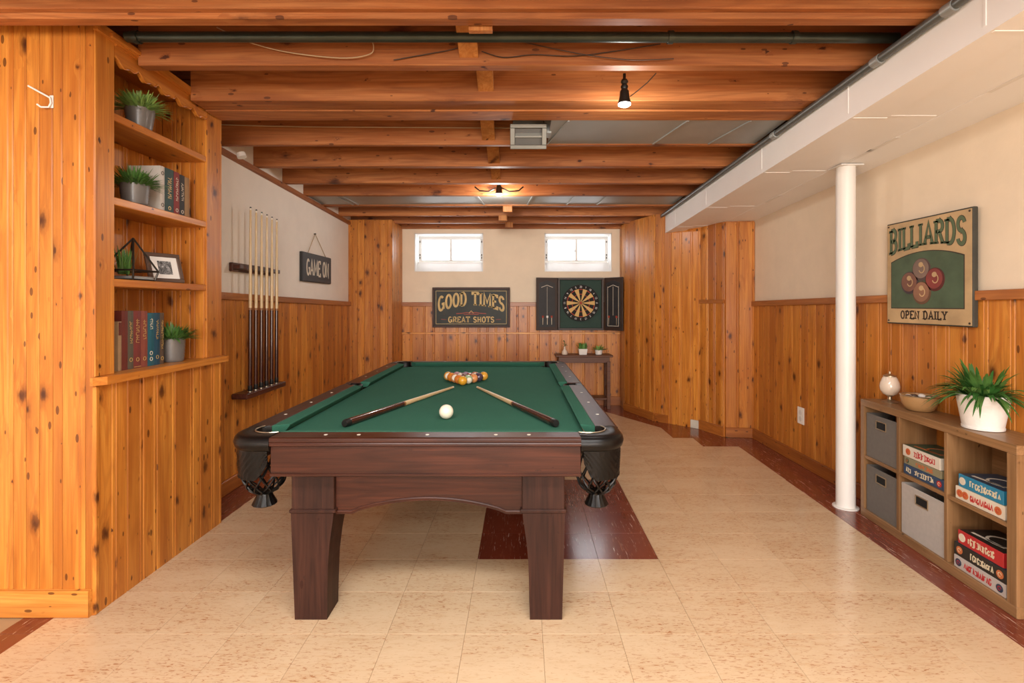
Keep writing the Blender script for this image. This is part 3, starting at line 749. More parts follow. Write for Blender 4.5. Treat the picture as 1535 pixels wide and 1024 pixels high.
# ------------------------------------------------------------------ pool table
TC = Vector((-0.3825, 3.58, 0)); HW, HL, ZR, ZBED = 0.8375, 1.46, 0.80, 0.765
tb = thing('pool_table', 'dark cherry pool table with green cloth and black leather drop pockets', 'pool table', TC)
# legs: outer faces straight, inner faces sweeping in below a collar
leg = MB()
def legpoly(s, e):   # s = -1 left leg, widths measured from the outer face inward
    return s, e
def make_leg():
    m = MB(); prof = [(0.0, 0.150), (0.12, 0.152), (0.24, 0.156), (0.33, 0.164), (0.40, 0.174), (0.44, 0.180), (0.47, 0.182)]
    vs_ = []
    for z, wd in prof:
        t_ = 0.012 * (1 - z / 0.47)
        vs_ += [(t_, t_, z), (wd, t_, z), (wd, wd, z), (t_, wd, z)]
    fs_ = [(3, 2, 1, 0)] + [(k * 4 + i, k * 4 + (i + 1) % 4, k * 4 + 4 + (i + 1) % 4, k * 4 + 4 + i) for k in range(len(prof) - 1) for i in range(4)] + [tuple(range(4 * (len(prof) - 1), 4 * len(prof)))]
    m.add(vs_, fs_)
    m.box(0.002, 0.184, 0.002, 0.184, 0.47, 0.66, 0.003)
    m.box(-0.006, 0.192, -0.006, 0.192, 0.462, 0.478, 0.004)
    return m
LX = 0.585
for s1 in (-1, 1):
    for s2 in (-1, 1):
        m = make_leg()
        # outer corner at (s1*LX, s2*(HL-0.075)), growing inward
        m.v = [((s1 * (LX - v[0])) + (0.02 if False else 0), s2 * (HL - 0.07 - v[1]), v[2]) for v in m.v]
        m.build('leg', 'cherry', tb)
# rail apron
ax, ay = 0.645, HL - 0.014
for s2 in (-1, 1):
    m = MB().box(-ax, ax, ay - 0.03, ay, 0.648, 0.775, 0.002).box(-ax - 0.002, ax + 0.002, ay - 0.03, ay + 0.006, 0.637, 0.65, 0.003)
    m.v = [(v[0], s2 * v[1], v[2]) for v in m.v]; m.build('end_apron', 'cherry_x', tb)
for s1 in (-1, 1):
    m = MB().box(HW - 0.044, HW - 0.014, -1.25, 1.25, 0.648, 0.775, 0.002).box(HW - 0.044, HW - 0.008, -1.25, 1.25, 0.637, 0.65, 0.003)
    m.v = [(s1 * v[0], v[1], v[2]) for v in m.v]; m.build('side_apron', 'cherry', tb)
# arched frame between the legs
xi = LX - 0.184
def arch(L, zlo, rise, flat):
    bot = [(-L, zlo), (-L + flat, zlo)]
    for i in range(25):
        f = i / 24; x = (-L + flat) + f * 2 * (L - flat)
        bot.append((x, zlo + rise * (math.sin(math.pi * f) ** 0.75)))
    bot += [(L - flat, zlo), (L, zlo)]
    return bot
for s2 in (-1, 1):
    b = arch(xi, 0.448, 0.058, 0.07); m = MB(); y0, y1 = s2 * (HL - 0.125), s2 * (HL - 0.095)
    vs_ = []
    for x, z in b: vs_ += [(x, y0, z), (x, y1, z), (x, y0, 0.65), (x, y1, 0.65)]
    fs_ = []
    for i in range(len(b) - 1):
        q = 4 * i; fs_ += [(q, q + 4, q + 6, q + 2), (q + 1, q + 3, q + 7, q + 5), (q, q + 1, q + 5, q + 4)]
    fs_ += [(0, 2, 3, 1), (4 * len(b) - 4, 4 * len(b) - 3, 4 * len(b) - 1, 4 * len(b) - 2)]
    fr = m.add(vs_, fs_).build('frame_rail', 'cherry_x', tb)
    MB().tube([(x, y1 + s2 * 0.002, z + 0.012) for x, z in b], 0.0055, 6).build('bead', 'cherry_x', fr, 50)
for s1 in (-1, 1):
    MB().box(s1 * (LX - 0.045), s1 * (LX - 0.02), -HL + 0.25, HL - 0.25, 0.5, 0.65).build('frame_side', 'cherry', tb)
MB().box(-0.66, 0.66, -1.3, 1.3, 0.655, 0.735).build('slate_bed', 'blackgap', tb)
# cloth bed with corner cut-outs
bx, by = 0.70, 1.325
poly = []
HCX, HCY, HRAD = 0.688, 1.305, 0.082
for (s1, s2, a0) in ((1, 1, 0), (-1, 1, 90), (-1, -1, 180), (1, -1, 270)):
    cx, cy = s1 * HCX, s2 * HCY
    arcp = []
    for i in range(9):
        a = R({(1, 1): 278 - i * 12, (-1, 1): 350 - i * 20, (-1, -1): 80 - i * 20, (1, -1): 170 - i * 20}[(s1, s2)])
        arcp.append((cx + HRAD * math.cos(a), cy + HRAD * math.sin(a)))
    if (s1, s2) == (1, 1): arcp = [(cx + HRAD * math.cos(R(a)), cy + HRAD * math.sin(R(a))) for a in [280 - i * 12.5 for i in range(9)]]
    if (s1, s2) == (-1, 1): arcp = [(cx + HRAD * math.cos(R(a)), cy + HRAD * math.sin(R(a))) for a in [0 - i * 11.25 for i in range(9)]]
    if (s1, s2) == (-1, -1): arcp = [(cx + HRAD * math.cos(R(a)), cy + HRAD * math.sin(R(a))) for a in [90 - i * 11.25 for i in range(9)]]
    if (s1, s2) == (1, -1): arcp = [(cx + HRAD * math.cos(R(a)), cy + HRAD * math.sin(R(a))) for a in [180 - i * 11.25 for i in range(9)]]
    if (s1, s2) == (1, 1): arcp = [(cx + HRAD * math.cos(R(a)), cy + HRAD * math.sin(R(a))) for a in [270 - i * 11.25 for i in range(9)]]
    poly += arcp
MB().prism(poly, ZBED - 0.03, ZBED, lambda u, v, z: (u, v, z)).build('bed', 'cloth', tb)
# rails (wood), sights, cushions
def wood_rail(u0, u1, horizontal, s, name='rail'):
    prof = [(-0.105, 0.765), (-0.105, 0.797), (-0.102, 0.80), (-0.012, 0.80), (-0.003, 0.797), (0.0, 0.790), (0.0, 0.783), (-0.004, 0.779), (-0.001, 0.774), (-0.001, 0.766), (-0.008, 0.762)]
    if horizontal: fn = lambda u, z, h: (h, s * (HL + u), z)
    else: fn = lambda u, z, h: (s * (HW + u), h, z)
    return MB().prism(prof, u0, u1, fn).build(name, 'cherry_x' if horizontal else 'cherry_y', tb)
M['cherry_y'] = wood('dark_cherry_side', '#4B2618', '#3A1C11', '#1F0D07', knot='#2a120b', order='xzy', knots=0.0, tone=0.1, coat=0.06, rough=0.36, grain=1.0, spec=0.25)
def sight(parent, x, y):
    MB().lathe([(0.008, 0), (0.008, 0.0012)], 10, (x, y, ZR - 0.0003)).build('sight', 'pearl', parent)
def cushion(r0, r1, n0, n1, horizontal, s):
    """r0..r1 along the wood, n0..n1 along the nose"""
    prof = [(-0.104, 0.762, 0), (-0.104, 0.800, 0), (-0.112, 0.8015, 0.1), (-0.155, 0.7985, 0.9), (-0.165, 0.795, 1), (-0.163, 0.789, 1), (-0.146, 0.7655, 0.8)]
    vs_ = []
    for e in (0, 1):
        for u, z, k in prof:
            a = r0 + (n0 - r0) * k if e == 0 else r1 + (n1 - r1) * k
            vs_.append((a, s * (HL + u), z) if horizontal else (s * (HW + u), a, z))
    n = len(prof)
    fs_ = [tuple(range(n)), tuple(range(2 * n - 1, n - 1, -1))] + [(i, (i + 1) % n, n + (i + 1) % n, n + i) for i in range(n)]
    MB().add(vs_, fs_).build('cushion', 'cloth', tb)
for s in (-1, 1):
    r_ = wood_rail(-ax, ax, True, s)
    for x in (-0.43, -0.29, 0.0, 0.29, 0.43) if s < 0 else (-0.32, 0, 0.32): sight(r_, x, s * (HL - 0.055))
    cushion(-0.64, 0.64, -0.585, 0.585, True, s)
    for e in (-1, 1):
        a, b = sorted((e * 0.055, e * 1.255)); r_ = wood_rail(a, b, False, s)
        for yy in (0.36, 0.68, 1.0): sight(r_, s * (HW - 0.055), e * yy)
        c0, c1, n0, n1 = (0.075, 1.25, 0.095, 1.20)
        if e > 0: cushion(c0, c1, n0, n1, False, s)
        else: cushion(-c1, -c0, -n1, -n0, False, s)
# corner pockets
def corner_pocket(s1, s2):
    N = 22; rc = 0.125
    outer = []; inner = []
    y_end, x_end = 0.645, 1.255      # where the two wood rails stop
    path = [(y_end, HL)] + [(HW - rc + rc * math.cos(R(90 - 90 * i / 12)), HL - rc + rc * math.sin(R(90 - 90 * i / 12))) for i in range(13)] + [(HW, x_end)]
    # resample
    L = [0]
    for a, b in zip(path, path[1:]): L.append(L[-1] + math.hypot(b[0] - a[0], b[1] - a[1]))
    def sample(f):
        t = f * L[-1]
        for i in range(len(L) - 1):
            if t <= L[i + 1] + 1e-9:
                k = (t - L[i]) / max(1e-9, L[i + 1] - L[i]); return (path[i][0] + (path[i + 1][0] - path[i][0]) * k, path[i][1] + (path[i + 1][1] - path[i][1]) * k)
        return path[-1]
    vs_ = []
    for i in range(N + 1):
        f = i / N; ox, oy = sample(f); a = R(122 - 154 * f)
        ix, iy = HCX + HRAD * math.cos(a), HCY + HRAD * math.sin(a)
        if i == 0: ix, iy = y_end, HL - 0.105
        if i == N: ix, iy = HW - 0.105, x_end
        dx, dy = ox - ix, oy - iy; dl_ = math.hypot(dx, dy); dx /= dl_; dy /= dl_
        for (t_, z) in ((0, 0.735), (0.0, 0.796), (0.006, 0.8025), (dl_ - 0.03, 0.8035), (dl_ - 0.010, 0.799), (dl_ + 0.001, 0.788), (dl_ + 0.006, 0.770), (dl_ + 0.001, 0.750), (dl_ - 0.012, 0.738)):
            vs_.append((ix + dx * t_, iy + dy * t_, z))
    q = 9; fs_ = []
    for i in range(N):
        for j in range(q): fs_.append((i * q + j, i * q + (j + 1) % q, (i + 1) * q + (j + 1) % q, (i + 1) * q + j))
    fs_ += [tuple(range(q)), tuple(range((N + 1) * q - 1, N * q - 1, -1))]
    mir = lambda mb: setattr(mb, 'v', [(s1 * v[0], s2 * v[1], v[2]) for v in mb.v]) or mb
    pk = mir(MB().add(vs_, fs_)).build('corner_pocket', 'leather', tb, 50)
    # rim bead round the hole
    mir(MB().tube([(HCX + (HRAD - 0.001) * math.cos(R(122 - 154 * i / 20)), HCY + (HRAD - 0.001) * math.sin(R(122 - 154 * i / 20)), 0.8035) for i in range(21)], 0.003, 6)).build('rim', 'brass', pk, 50)
    # tooled leather shield
    vs_ = []; NS = 40; NZ = 14
    for i in range(NS + 1):
        f = 0.03 + 0.94 * i / NS; ox, oy = sample(f); cx, cy = HCX, HCY
        e = min(f, 1 - f); zb_ = 0.735 - 0.118 * min(1.0, (e / 0.2)) ** 0.5
        nx, ny = ox - cx, oy - cy; nl = math.hypot(nx, ny); nx /= nl; ny /= nl
        for j in range(NZ + 1):
            g = j / NZ; z = 0.742 + (zb_ - 0.742) * g
            emb = 0.0028 * math.sin(36 * (abs(f - 0.5) * 1.0 + g * 0.35) * 2.2) * (1 if 0.08 < g < 0.8 else 0) + 0.003 * math.sin(f * 90) * (1 if g > 0.86 else 0)
            off = -0.008 + emb - 0.006 * g
            vs_.append((ox + nx * off, oy + ny * off, z))
    base_n = len(vs_)
    vs_ += [(v[0] - (v[0] - HCX) * 0.07, v[1] - (v[1] - HCY) * 0.07, v[2]) for v in vs_]
    W_ = NZ + 1; fs_ = []
    for i in range(NS):
        for j in range(NZ):
            a = i * W_ + j; b = (i + 1) * W_ + j
            fs_ += [(a, b, b + 1, a + 1), (base_n + a, base_n + a + 1, base_n + b + 1, base_n + b)]
        a = i * W_ + NZ; b = (i + 1) * W_ + NZ; fs_.append((a, b, base_n + b, base_n + a))
    mir(MB().add(vs_, fs_)).build('shield', 'leather', pk, 60)
    # woven leather net: two families of crossing straps on a bag shape
    nc = (0.728, 1.325); bag = [(0.082, 0.74), (0.084, 0.68), (0.088, 0.63), (0.086, 0.595), (0.074, 0.565), (0.055, 0.543), (0.034, 0.53)]
    def bagr(g):
        t = g * (len(bag) - 1); i = min(int(t), len(bag) - 2); k = t - i
        return bag[i][0] + (bag[i + 1][0] - bag[i][0]) * k, bag[i][1] + (bag[i + 1][1] - bag[i][1]) * k
    net = MB()
    for d_ in (-1, 1):
        for k in range(10):
            pts_ = []
            for i in range(17):
                g = i / 16; r_, z = bagr(g); a = 2 * math.pi * k / 10 + d_ * g * 1.5
                r_ += 0.003 * d_ * math.cos(g * 15)
                pts_.append((nc[0] + r_ * math.cos(a), nc[1] + r_ * math.sin(a), z))
            net.tube(pts_, 0.0045, 5)
    mir(net).build('net', 'leather', pk, 60)
    prof = [(0.036, 0.535), (0.030, 0.528), (0.033, 0.515), (0.046, 0.488), (0.050, 0.480), (0.046, 0.476)]
    t_ = MB(); vs_ = []
    for r_, z in prof:
        for i in range(32):
            a = 2 * math.pi * i / 32; rr = r_ * (1 + 0.05 * (i % 2)); vs_.append((nc[0] + rr * math.cos(a), nc[1] + rr * math.sin(a), z))
    fs_ = [(k * 32 + i, k * 32 + (i + 1) % 32, (k + 1) * 32 + (i + 1) % 32, (k + 1) * 32 + i) for k in range(5) for i in range(32)] + [tuple(range(160, 192)), tuple(range(31, -1, -1))]
    mir(t_.add(vs_, fs_)).build('tassel', 'leather', pk, 30)
for s1 in (-1, 1):
    for s2 in (-1, 1): corner_pocket(s1, s2)
for s in (-1, 1):   # side pockets
    m = MB(); n = 16; cx = s * 0.765; vs_ = []
    prof = [(0.048, 0.60), (0.05, 0.70), (0.05, 0.762), (0.052, 0.79), (0.058, 0.795), (0.066, 0.79), (0.066, 0.70), (0.058, 0.60)]
    m.lathe(prof, 22, (cx, 0, 0), caps=False)
    m.lathe([(0.05, 0.6), (0.05, 0.605)], 22, (cx, 0, 0))
    m.box(min(s * 0.79, s * (HW - 0.004)), max(s * 0.79, s * (HW - 0.004)), -0.053, 0.053, 0.70, 0.797, 0.004)
    m.build('side_pocket', 'leather', tb, 40)

# balls: a rack of fifteen and the cue ball
BR = 0.034
bm_ball = {}
def ball(x, y, col, stripe, label, group=None, r=BR, rot=(0, 0, 0)):
    key = (col, stripe, r)
    if key not in bm_ball:
        me = MB().sphere(r, 28, 16).mesh('billiard_ball', 60); me.materials.append(ball_mat(col, stripe)); bm_ball[key] = me
    o = link('billiard_ball', bm_ball[key], None, (x, y, ZBED + r + 0.0005)); o.rotation_euler = rot
    return tag(o, label, 'ball', group)
apex = at(693.5, 572, 3.73); dx_ = 2 * BR + 0.0006; dy_ = dx_ * math.sqrt(3) / 2
rack = [[('#D79A2C', False, 'solid yellow ball at the apex of the rack')],
        [('#CC7430', False, 'solid orange ball behind and beside the yellow apex ball'), ('#9FB58A', True, 'pale green ball just behind the yellow apex ball')],
        [('#D08A55', True, 'peach striped ball in the third row of the rack'), ('#6B4A3C', False, 'brown ball at the heart of the racked triangle'), ('#D98E58', False, 'light orange ball in the third row of the rack')],
        [('#CF7A2A', False, 'deep orange ball on the flank of the rack behind the peach one'), ('#8A5A66', True, 'mauve striped ball inside the fourth row of the rack'), ('#7A3F33', False, 'maroon ball inside the fourth row of the rack'), ('#4A3A4C', False, 'dark plum ball on the flank of the rack')],
        [('#D49A3E', True, 'yellow striped ball at the back corner of the rack'), ('#B08088', True, 'pink and white striped ball in the back row of the rack'), ('#9A7F92', True, 'lilac striped ball in the middle of the back row'), ('#B86A4C', True, 'salmon striped ball in the back row of the rack'), ('#DDA03A', False, 'solid amber ball at the back corner of the rack beside the plum ball')]]
for i, row in enumerate(rack):
    for j, (c, st, lb) in enumerate(row):
        ball(apex.x + (j - i / 2) * dx_, apex.y + i * dy_, c, st, lb, 'racked billiard balls', rot=(random.uniform(-.6, .6), random.uniform(0, 3), random.uniform(-.5, .5)))
cb_ = at(669, 617, 2.63)
ball(cb_.x, cb_.y, '#E9DFC8', False, 'ivory cue ball standing alone on the green cloth', r=0.037)

# ------------------------------------------------------------------ cues
def cue(root, a, b, rb, rt, wrap=True):
    """a = butt, b = tip"""
    a, b = Vector(a), Vector(b); v = b - a
    P = lambda f: a + v * f
    rr = lambda f: rb + (rt - rb) * f
    MB().tube([P(0), P(0.006), P(0.03)], [rb * 0.8, rr(0.006), rr(0.03)], 14).build('bumper', 'black', root, 40)
    MB().tube([P(0.03), P(0.25), P(0.44)], [rr(0.03), rr(0.25), rr(0.44)], 14).build('butt', 'cue_dark', root, 40)
    MB().tube([P(0.44), P(0.452)], [rr(0.44) * 1.03] * 2, 14).build('joint_ring', 'cue_mid', root, 40)
    MB().tube([P(0.452), P(0.7), P(0.982)], [rr(0.452), rr(0.7), rt], 14).build('shaft', 'cue_shaft', root, 40)
    MB().tube([P(0.982), P(0.993)], [rt, rt], 12).build('ferrule', 'pearl', root, 40)
    MB().tube([P(0.993), P(1.0)], [rt, rt * 0.7], 12).build('tip', 'cue_tip', root, 40)
M['cue_dark'] = plain('cue_dark_butt', '#3E1A12', 0.2, coat=0.6, var=0.3, bscale=40)
M['cue_mid'] = plain('cue_ring', '#8a5a34', 0.3)
M['cue_shaft'] = plain('cue_maple', '#D9BC8C', 0.3, coat=0.4, var=0.15, bscale=30)
M['cue_tip'] = plain('cue_tip', '#30353a', 0.8)
for (bp, tp, lb) in (((516, 636), (680, 580), 'pool cue lying on the cloth with its butt towards the wall rack'), ((834, 636), (715, 580), 'pool cue lying on the cloth with its butt towards the cube shelf')):
    a = at(*bp, 2.445); b = at(*tp, 3.6); a.z = ZBED + 0.0195; b.z = ZBED + 0.0085
    rt = thing('pool_cue', lb, 'pool cue', a)
    cue(rt, (0, 0, 0), b - a, 0.019, 0.008)
rt_labels = None
# cue rack on the left wall
ck = thing('cue_rack', 'dark walnut wall rack holding six upright pool cues', 'cue rack', (XL, 4.05, 0.66))
for z0, z1, prot, nm in ((0.945, 1.0, 0.075, 'upper_bar'), (0.0, 0.035, 0.10, 'lower_bar')):
    MB().box(0.001 if z0 > 0.5 else 0.018, prot, -0.315, 0.315, z0, z1, 0.006).build(nm, 'walnut_y', ck) if False else None
M['walnut_y'] = wood('rack_walnut_y', '#5A2F22', '#47231A', '#2C140E', knot='#1a0b07', order='xzy', knots=0.0, tone=0.1)
MB().box(0.002, 0.03, -0.315, 0.315, 0.935, 1.0, 0.005).build('upper_bar', 'walnut_y', ck)
MB().box(0.03, 0.085, -0.315, 0.315, 0.953, 0.985, 0.004).build('clip_bar', 'walnut_y', ck)
MB().box(0.0195, 0.135, -0.315, 0.315, 0.0, 0.04, 0.005).build('lower_bar', 'walnut_y', ck)
for i in range(6):
    yy = 3.845 + i * 0.084
    MB().lathe([(0.02, 0.038), (0.02, 0.044)], 14, (0.1, yy - 4.05, 0)).build('cup', 'brass', ck)
    names = ('first', 'second', 'third', 'fourth', 'fifth', 'sixth')
    base = Vector((XL + 0.1, yy, 0.66 + 0.045))
    ln = 1.378 - 0.004 * i
    r_ = thing('pool_cue', names[i] + ' upright cue in the wall rack counting from the bookcase', 'pool cue', base, group='cues in the wall rack')
    cue(r_, (0, 0, 0), (0.004, 0, ln), 0.0165, 0.0075)

# ------------------------------------------------------------------ wall signs
# GAME ON board hanging on twine
gy0, gy1, gz0, gz1 = 4.95, 5.70, 1.583, 1.863
gs = thing('hanging_sign', 'slate GAME ON board hanging from twine on the pale wall', 'sign', (XL, (gy0 + gy1) / 2, gz0))
gh = (gy1 - gy0) / 2
MB().box(0.004, 0.034, -gh, gh, 0, gz1 - gz0, 0.005).build('board', 'slate', gs)
MB().box(0.003, 0.028, -gh - 0.004, gh + 0.004, -0.004, gz1 - gz0 + 0.004, 0.002).build('backing', 'slate_d', gs)
fn = lambda u, v, h: (0.034 + h, -gh + 0.085 + u, 0.065 + v)
letters('GAME ON', 0.15, 0.585, fn, 0.02, None, 'pale_print', gs)
MB().tube([(0.02, -gh * 0.62, 0.275), (0.012, -0.03, 0.49), (0.012, -0.02, 0.5), (0.012, -0.01, 0.49), (0.02, gh * 0.68, 0.275)], 0.004, 6).build('twine', 'twine', gs)
MB().tube([(0.0, -0.02, 0.497), (0.02, -0.02, 0.499)], 0.007, 8).build('nail', 'hardware', gs)
# GOOD TIMES sign
sx0, sx1, sz0, sz1 = -1.14, -0.103, 1.047, 1.583
gt = thing('wall_sign', 'dark framed GOOD TIMES sign on the wall under a window', 'sign', ((sx0 + sx1) / 2, YB - 0.04, sz0))
hw = (sx1 - sx0) / 2; hh = sz1 - sz0
MB().box(-hw, hw, -0.02, 0.015, 0, hh, 0.004).build('panel', 'sign_dark', gt)
f = MB(); b = 0.03
f.box(-hw, hw, -0.032, -0.019, 0, b, 0.004).box(-hw, hw, -0.032, -0.019, hh - b, hh, 0.004).box(-hw, -hw + b, -0.032, -0.019, b, hh - b, 0.004).box(hw - b, hw, -0.032, -0.019, b, hh - b, 0.004)
f.build('frame', 'sign_frame', gt)
f = MB(); q = 0.045; e = 0.005
f.box(-hw + q, hw - q, -0.022, -0.0195, q, q + e).box(-hw + q, hw - q, -0.022, -0.0195, hh - q - e, hh - q).box(-hw + q, -hw + q + e, -0.022, -0.0195, q, hh - q).box(hw - q - e, hw - q, -0.022, -0.0195, q, hh - q)
f.build('border_line', 'cream_print', gt)
WGT = 0.88
def arcfn(u, v, h):
    t = (u - WGT / 2) / (WGT / 2); lift = 0.085 * (1 - t * t)
    return (u - WGT / 2, -0.02 - h, 0.215 + lift + v * (1.0 + 0.12 * (t * t)))
letters('GOOD TIMES', 0.165, WGT, arcfn, 0.027, 0.046, 'cream_print', gt, gap=0.2)
letters('GREAT SHOTS', 0.07, 0.61, lambda u, v, h: (u - 0.305, -0.02 - h, 0.07 + v), 0.014, 0.024, 'cream_print', gt, gap=0.22)
o = MB()
for s in (-1, 1):
    stroke(o, [(0, .02), (.03, .012), (.07, .014), (.12, .004), (.2, 0)], 0.013, lambda u, v, h, s=s: (s * u, -0.02 - h, 0.185 + v), 0.001, (1, 1))
    stroke(o, [(0, 0), (.05, -.006), (.1, -.004)], 0.012, lambda u, v, h, s=s: (s * u, -0.02 - h, 0.18 + v), 0.001, (1, 1))
    stroke(o, [(.33, 0), (.4, .004)], 0.006, lambda u, v, h, s=s: (s * u, -0.02 - h, 0.105 + v), 0.001, (1, 1))
o.build('ornament', 'red_print', gt)
stroke_o = MB(); stroke(stroke_o, [(-.03, 0), (0, .035), (.03, 0)], 0.006, lambda u, v, h: (u, -0.021 - h, 0.19 + v), 0.001, (1, 1)); stroke_o.build('ornament', 'cream_print', gt)
# BILLIARDS poster on the right wall (face 45 mm off the wall)
pd0, pd1, pz0, pz1 = 3.29, 2.665, 1.232, 1.862
ps = thing('metal_poster', 'vintage BILLIARDS poster with four painted balls on the cream wall', 'poster', (XRW, (pd0 + pd1) / 2, pz0), R(-90))
ph, pv = (pd0 - pd1) / 2, pz1 - pz0
ps.rotation_euler = (0, 0, R(-90))   # local +x towards the viewer, -y out of the wall
MB().box(-ph, ph, -0.045, -0.018, 0, pv, 0.004).build('edge', 'poster_edge', ps)
MB().box(-ph + 0.008, ph - 0.008, -0.047, -0.044, 0.008, pv - 0.008).build('face', 'poster_tan', ps)
def archpoly(x0, x1, z0, z1, rise, n=18):
    return [(x0, z0), (x1, z0)] + [(x1 + (x0 - x1) * i / n, z1 + rise * (1 - (2 * i / n - 1) ** 2)) for i in range(n + 1)]
MB().prism(archpoly(-ph + 0.042, ph - 0.05, 0.095, 0.385, 0.048), -0.0485, -0.0465, lambda u, v, h: (u, h, v)).build('border_line', 'poster_dark', ps)
MB().prism(archpoly(-ph + 0.047, ph - 0.055, 0.100, 0.380, 0.048), -0.0495, -0.0484, lambda u, v, h: (u, h, v)).build('picture', 'poster_green', ps)
WB = 2 * ph - 0.075
def barc(u, v, h):
    t = (u / WB - 0.5) * 2
    return (-ph + 0.032 + u, -0.047 - h, 0.437 + 0.03 * (1 - t * t) + v * (1 + 0.16 * t * t))
letters('BILLIARDS', 0.125, WB, barc, 0.022, 0.036, 'poster_dark', ps, 0.0012, 0.14, 'letter_outline')
letters('BILLIARDS', 0.125, WB, lambda u, v, h: barc(u, v, h + 0.0012), 0.0165, 0.030, 'poster_letter', ps, 0.001, 0.14)
letters('OPEN DAILY', 0.045, 0.34, lambda u, v, h: (-0.19 + u, -0.047 - h, 0.035 + v), 0.009, 0.02, 'poster_dark', ps, 0.001, 0.2)
for (bxx, bz, c1, c2) in ((-0.025, 0.325, '#8C7264', '#5a4440'), (-0.115, 0.25, '#8B5B48', '#4c3a40'), (0.072, 0.262, '#8E3B34', '#5c241f'), (-0.022, 0.188, '#96694F', '#6a4a34')):
    o = MB().prism(arc(bxx, bz, 0.067, 0.067, 0, 350, 35), -0.0512, -0.0494, lambda u, v, h: (u, h, v)).build('painted_ball', plain('poster_ball_rim' + c1[1:], c2, 0.6, var=0.3, bscale=60), ps)
    MB().prism(arc(bxx - 0.004, bz + 0.005, 0.058, 0.057, 0, 350, 35), -0.0522, -0.0511, lambda u, v, h: (u, h, v)).build('painted_shine', plain('poster_ball' + c1[1:], c1, 0.5, var=0.45, bscale=50), o)
    MB().prism(arc(bxx - 0.002, bz + 0.028, 0.017, 0.015, 0, 350, 20), -0.0527, -0.0521, lambda u, v, h: (u, h, v)).build('painted_spot', 'poster_tan', o)
    s_ = MB(); stroke(s_, arc(bxx + 0.004, bz + 0.004, 0.02, 0.024, 200, 420, 10), 0.006, lambda u, v, h: (u, -0.0521 - h, v), 0.0006, (1, 1)); s_.build('painted_mark', 'poster_tan', o)
for q in ((-ph + .02, .02), (ph - .02, .02), (-ph + .02, pv - .02), (ph - .02, pv - .02)):
    MB().prism(arc(q[0], q[1], .006, .006, 0, 330, 11), -0.049, -0.0468, lambda u, v, h: (u, h, v)).build('rivet', 'poster_dark', ps)

# ------------------------------------------------------------------ dartboard cabinet
dcx = 0.84; dz0, dz1 = 1.012, 1.71
dk = thing('dartboard_cabinet', 'open green and brown dartboard cabinet with two chalkboard doors', 'dartboard cabinet', (dcx, YB - 0.017, dz0))
hw = 0.305; hh = dz1 - dz0
MB().box(-hw, hw, -0.045, -0.022, 0.0, hh).build('back', 'dart_felt', dk)
f = MB(); b = 0.028
f.box(-hw, hw, -0.085, -0.022, 0, b, 0.003).box(-hw, hw, -0.085, -0.022, hh - b, hh, 0.003).box(-hw, -hw + b, -0.085, -0.022, b, hh - b, 0.003).box(hw - b, hw, -0.085, -0.022, b, hh - b, 0.003)
f.build('case', 'dart_wood', dk)
for s, rz in ((-1, R(12)), (1, R(-45))):
    w_ = 0.29
    dr = link('door', None, dk, (s * (hw + 0.004), -0.08, 0), rz if s < 0 else rz)
    fr = MB(); t = 0.022; x0, x1 = (-w_, 0) if s < 0 else (0, w_); b = 0.035
    bd = MB().box(x0, x1, 0, t, 0, hh, 0.003).build('door_panel', 'dart_wood', dr)
    MB().prism([(x0 + b, b + 0.01), (x1 - b, b + 0.01), (x1 - b, hh - b - 0.04), ((x0 + x1) / 2, hh - b), (x0 + b, hh - b - 0.04)], -0.003, 0.002, lambda u, v, h: (u, h, v)).build('chalkboard', 'chalk', dr)
    m = MB(); xm = (x0 + x1) / 2
    ln = lambda pts_, wd: stroke(m, pts_, wd, lambda u, v, h: (u, -0.003 - h, v), 0.0006, (1, 1))
    ln([(xm, 0.2), (xm, hh - 0.12)], 0.005 if s > 0 else 0.003)
    ln([(xm - 0.08, hh - 0.13), (xm, hh - 0.1), (xm + 0.08, hh - 0.13)], 0.006)
    if s > 0:
        ln([(xm - 0.085, 0.06), (xm - 0.085, hh - 0.12)], 0.005); ln([(xm + 0.085, 0.06), (xm + 0.085, hh - 0.12)], 0.005); ln([(xm - 0.085, 0.06), (xm + 0.085, 0.06)], 0.005)
    m.build('chalk_marks', 'pale_print', dr)
    for i, xx in enumerate((-0.06, 0.0, 0.06)):
        if s > 0 and i == 1: continue
        c = ('dart_red', 'white_print', 'dart_red')[i]
        q = MB().tube([(xm + xx, -0.012, 0.075), (xm + xx, -0.012, 0.165)], [0.003, 0.005], 8).build('dart', 'brass', dr)
        MB().box(xm + xx - 0.012, xm + xx + 0.012, -0.02, -0.004, 0.165, 0.195, 0.003).build('flight', c, dr)
RD = 0.243; bz = 0.362
db = thing('dartboard', 'round black and tan dartboard inside the open cabinet', 'dartboard', (dcx - 0.0, YB - 0.065, dz0 + bz))
MB().prism(arc(0, 0, RD, RD, 0, 357, 119), -0.03, 0.0, lambda u, v, h: (u, h, v)).build('disc', 'dart_black', db)
def sector(m, r0, r1, a0, a1, y=-0.0315, n=4):
    for i in range(n):
        b0, b1 = R(a0 + (a1 - a0) * i / n), R(a0 + (a1 - a0) * (i + 1) / n)
        P = [(r0, b0), (r1, b0), (r1, b1), (r0, b1)]
        m.add([(r * math.cos(a), yy, r * math.sin(a)) for yy in (y, -0.03) for r, a in P], [(0, 1, 2, 3), (0, 4, 5, 1), (1, 5, 6, 2), (2, 6, 7, 3), (3, 7, 4, 0)])
rs = RD * 0.77
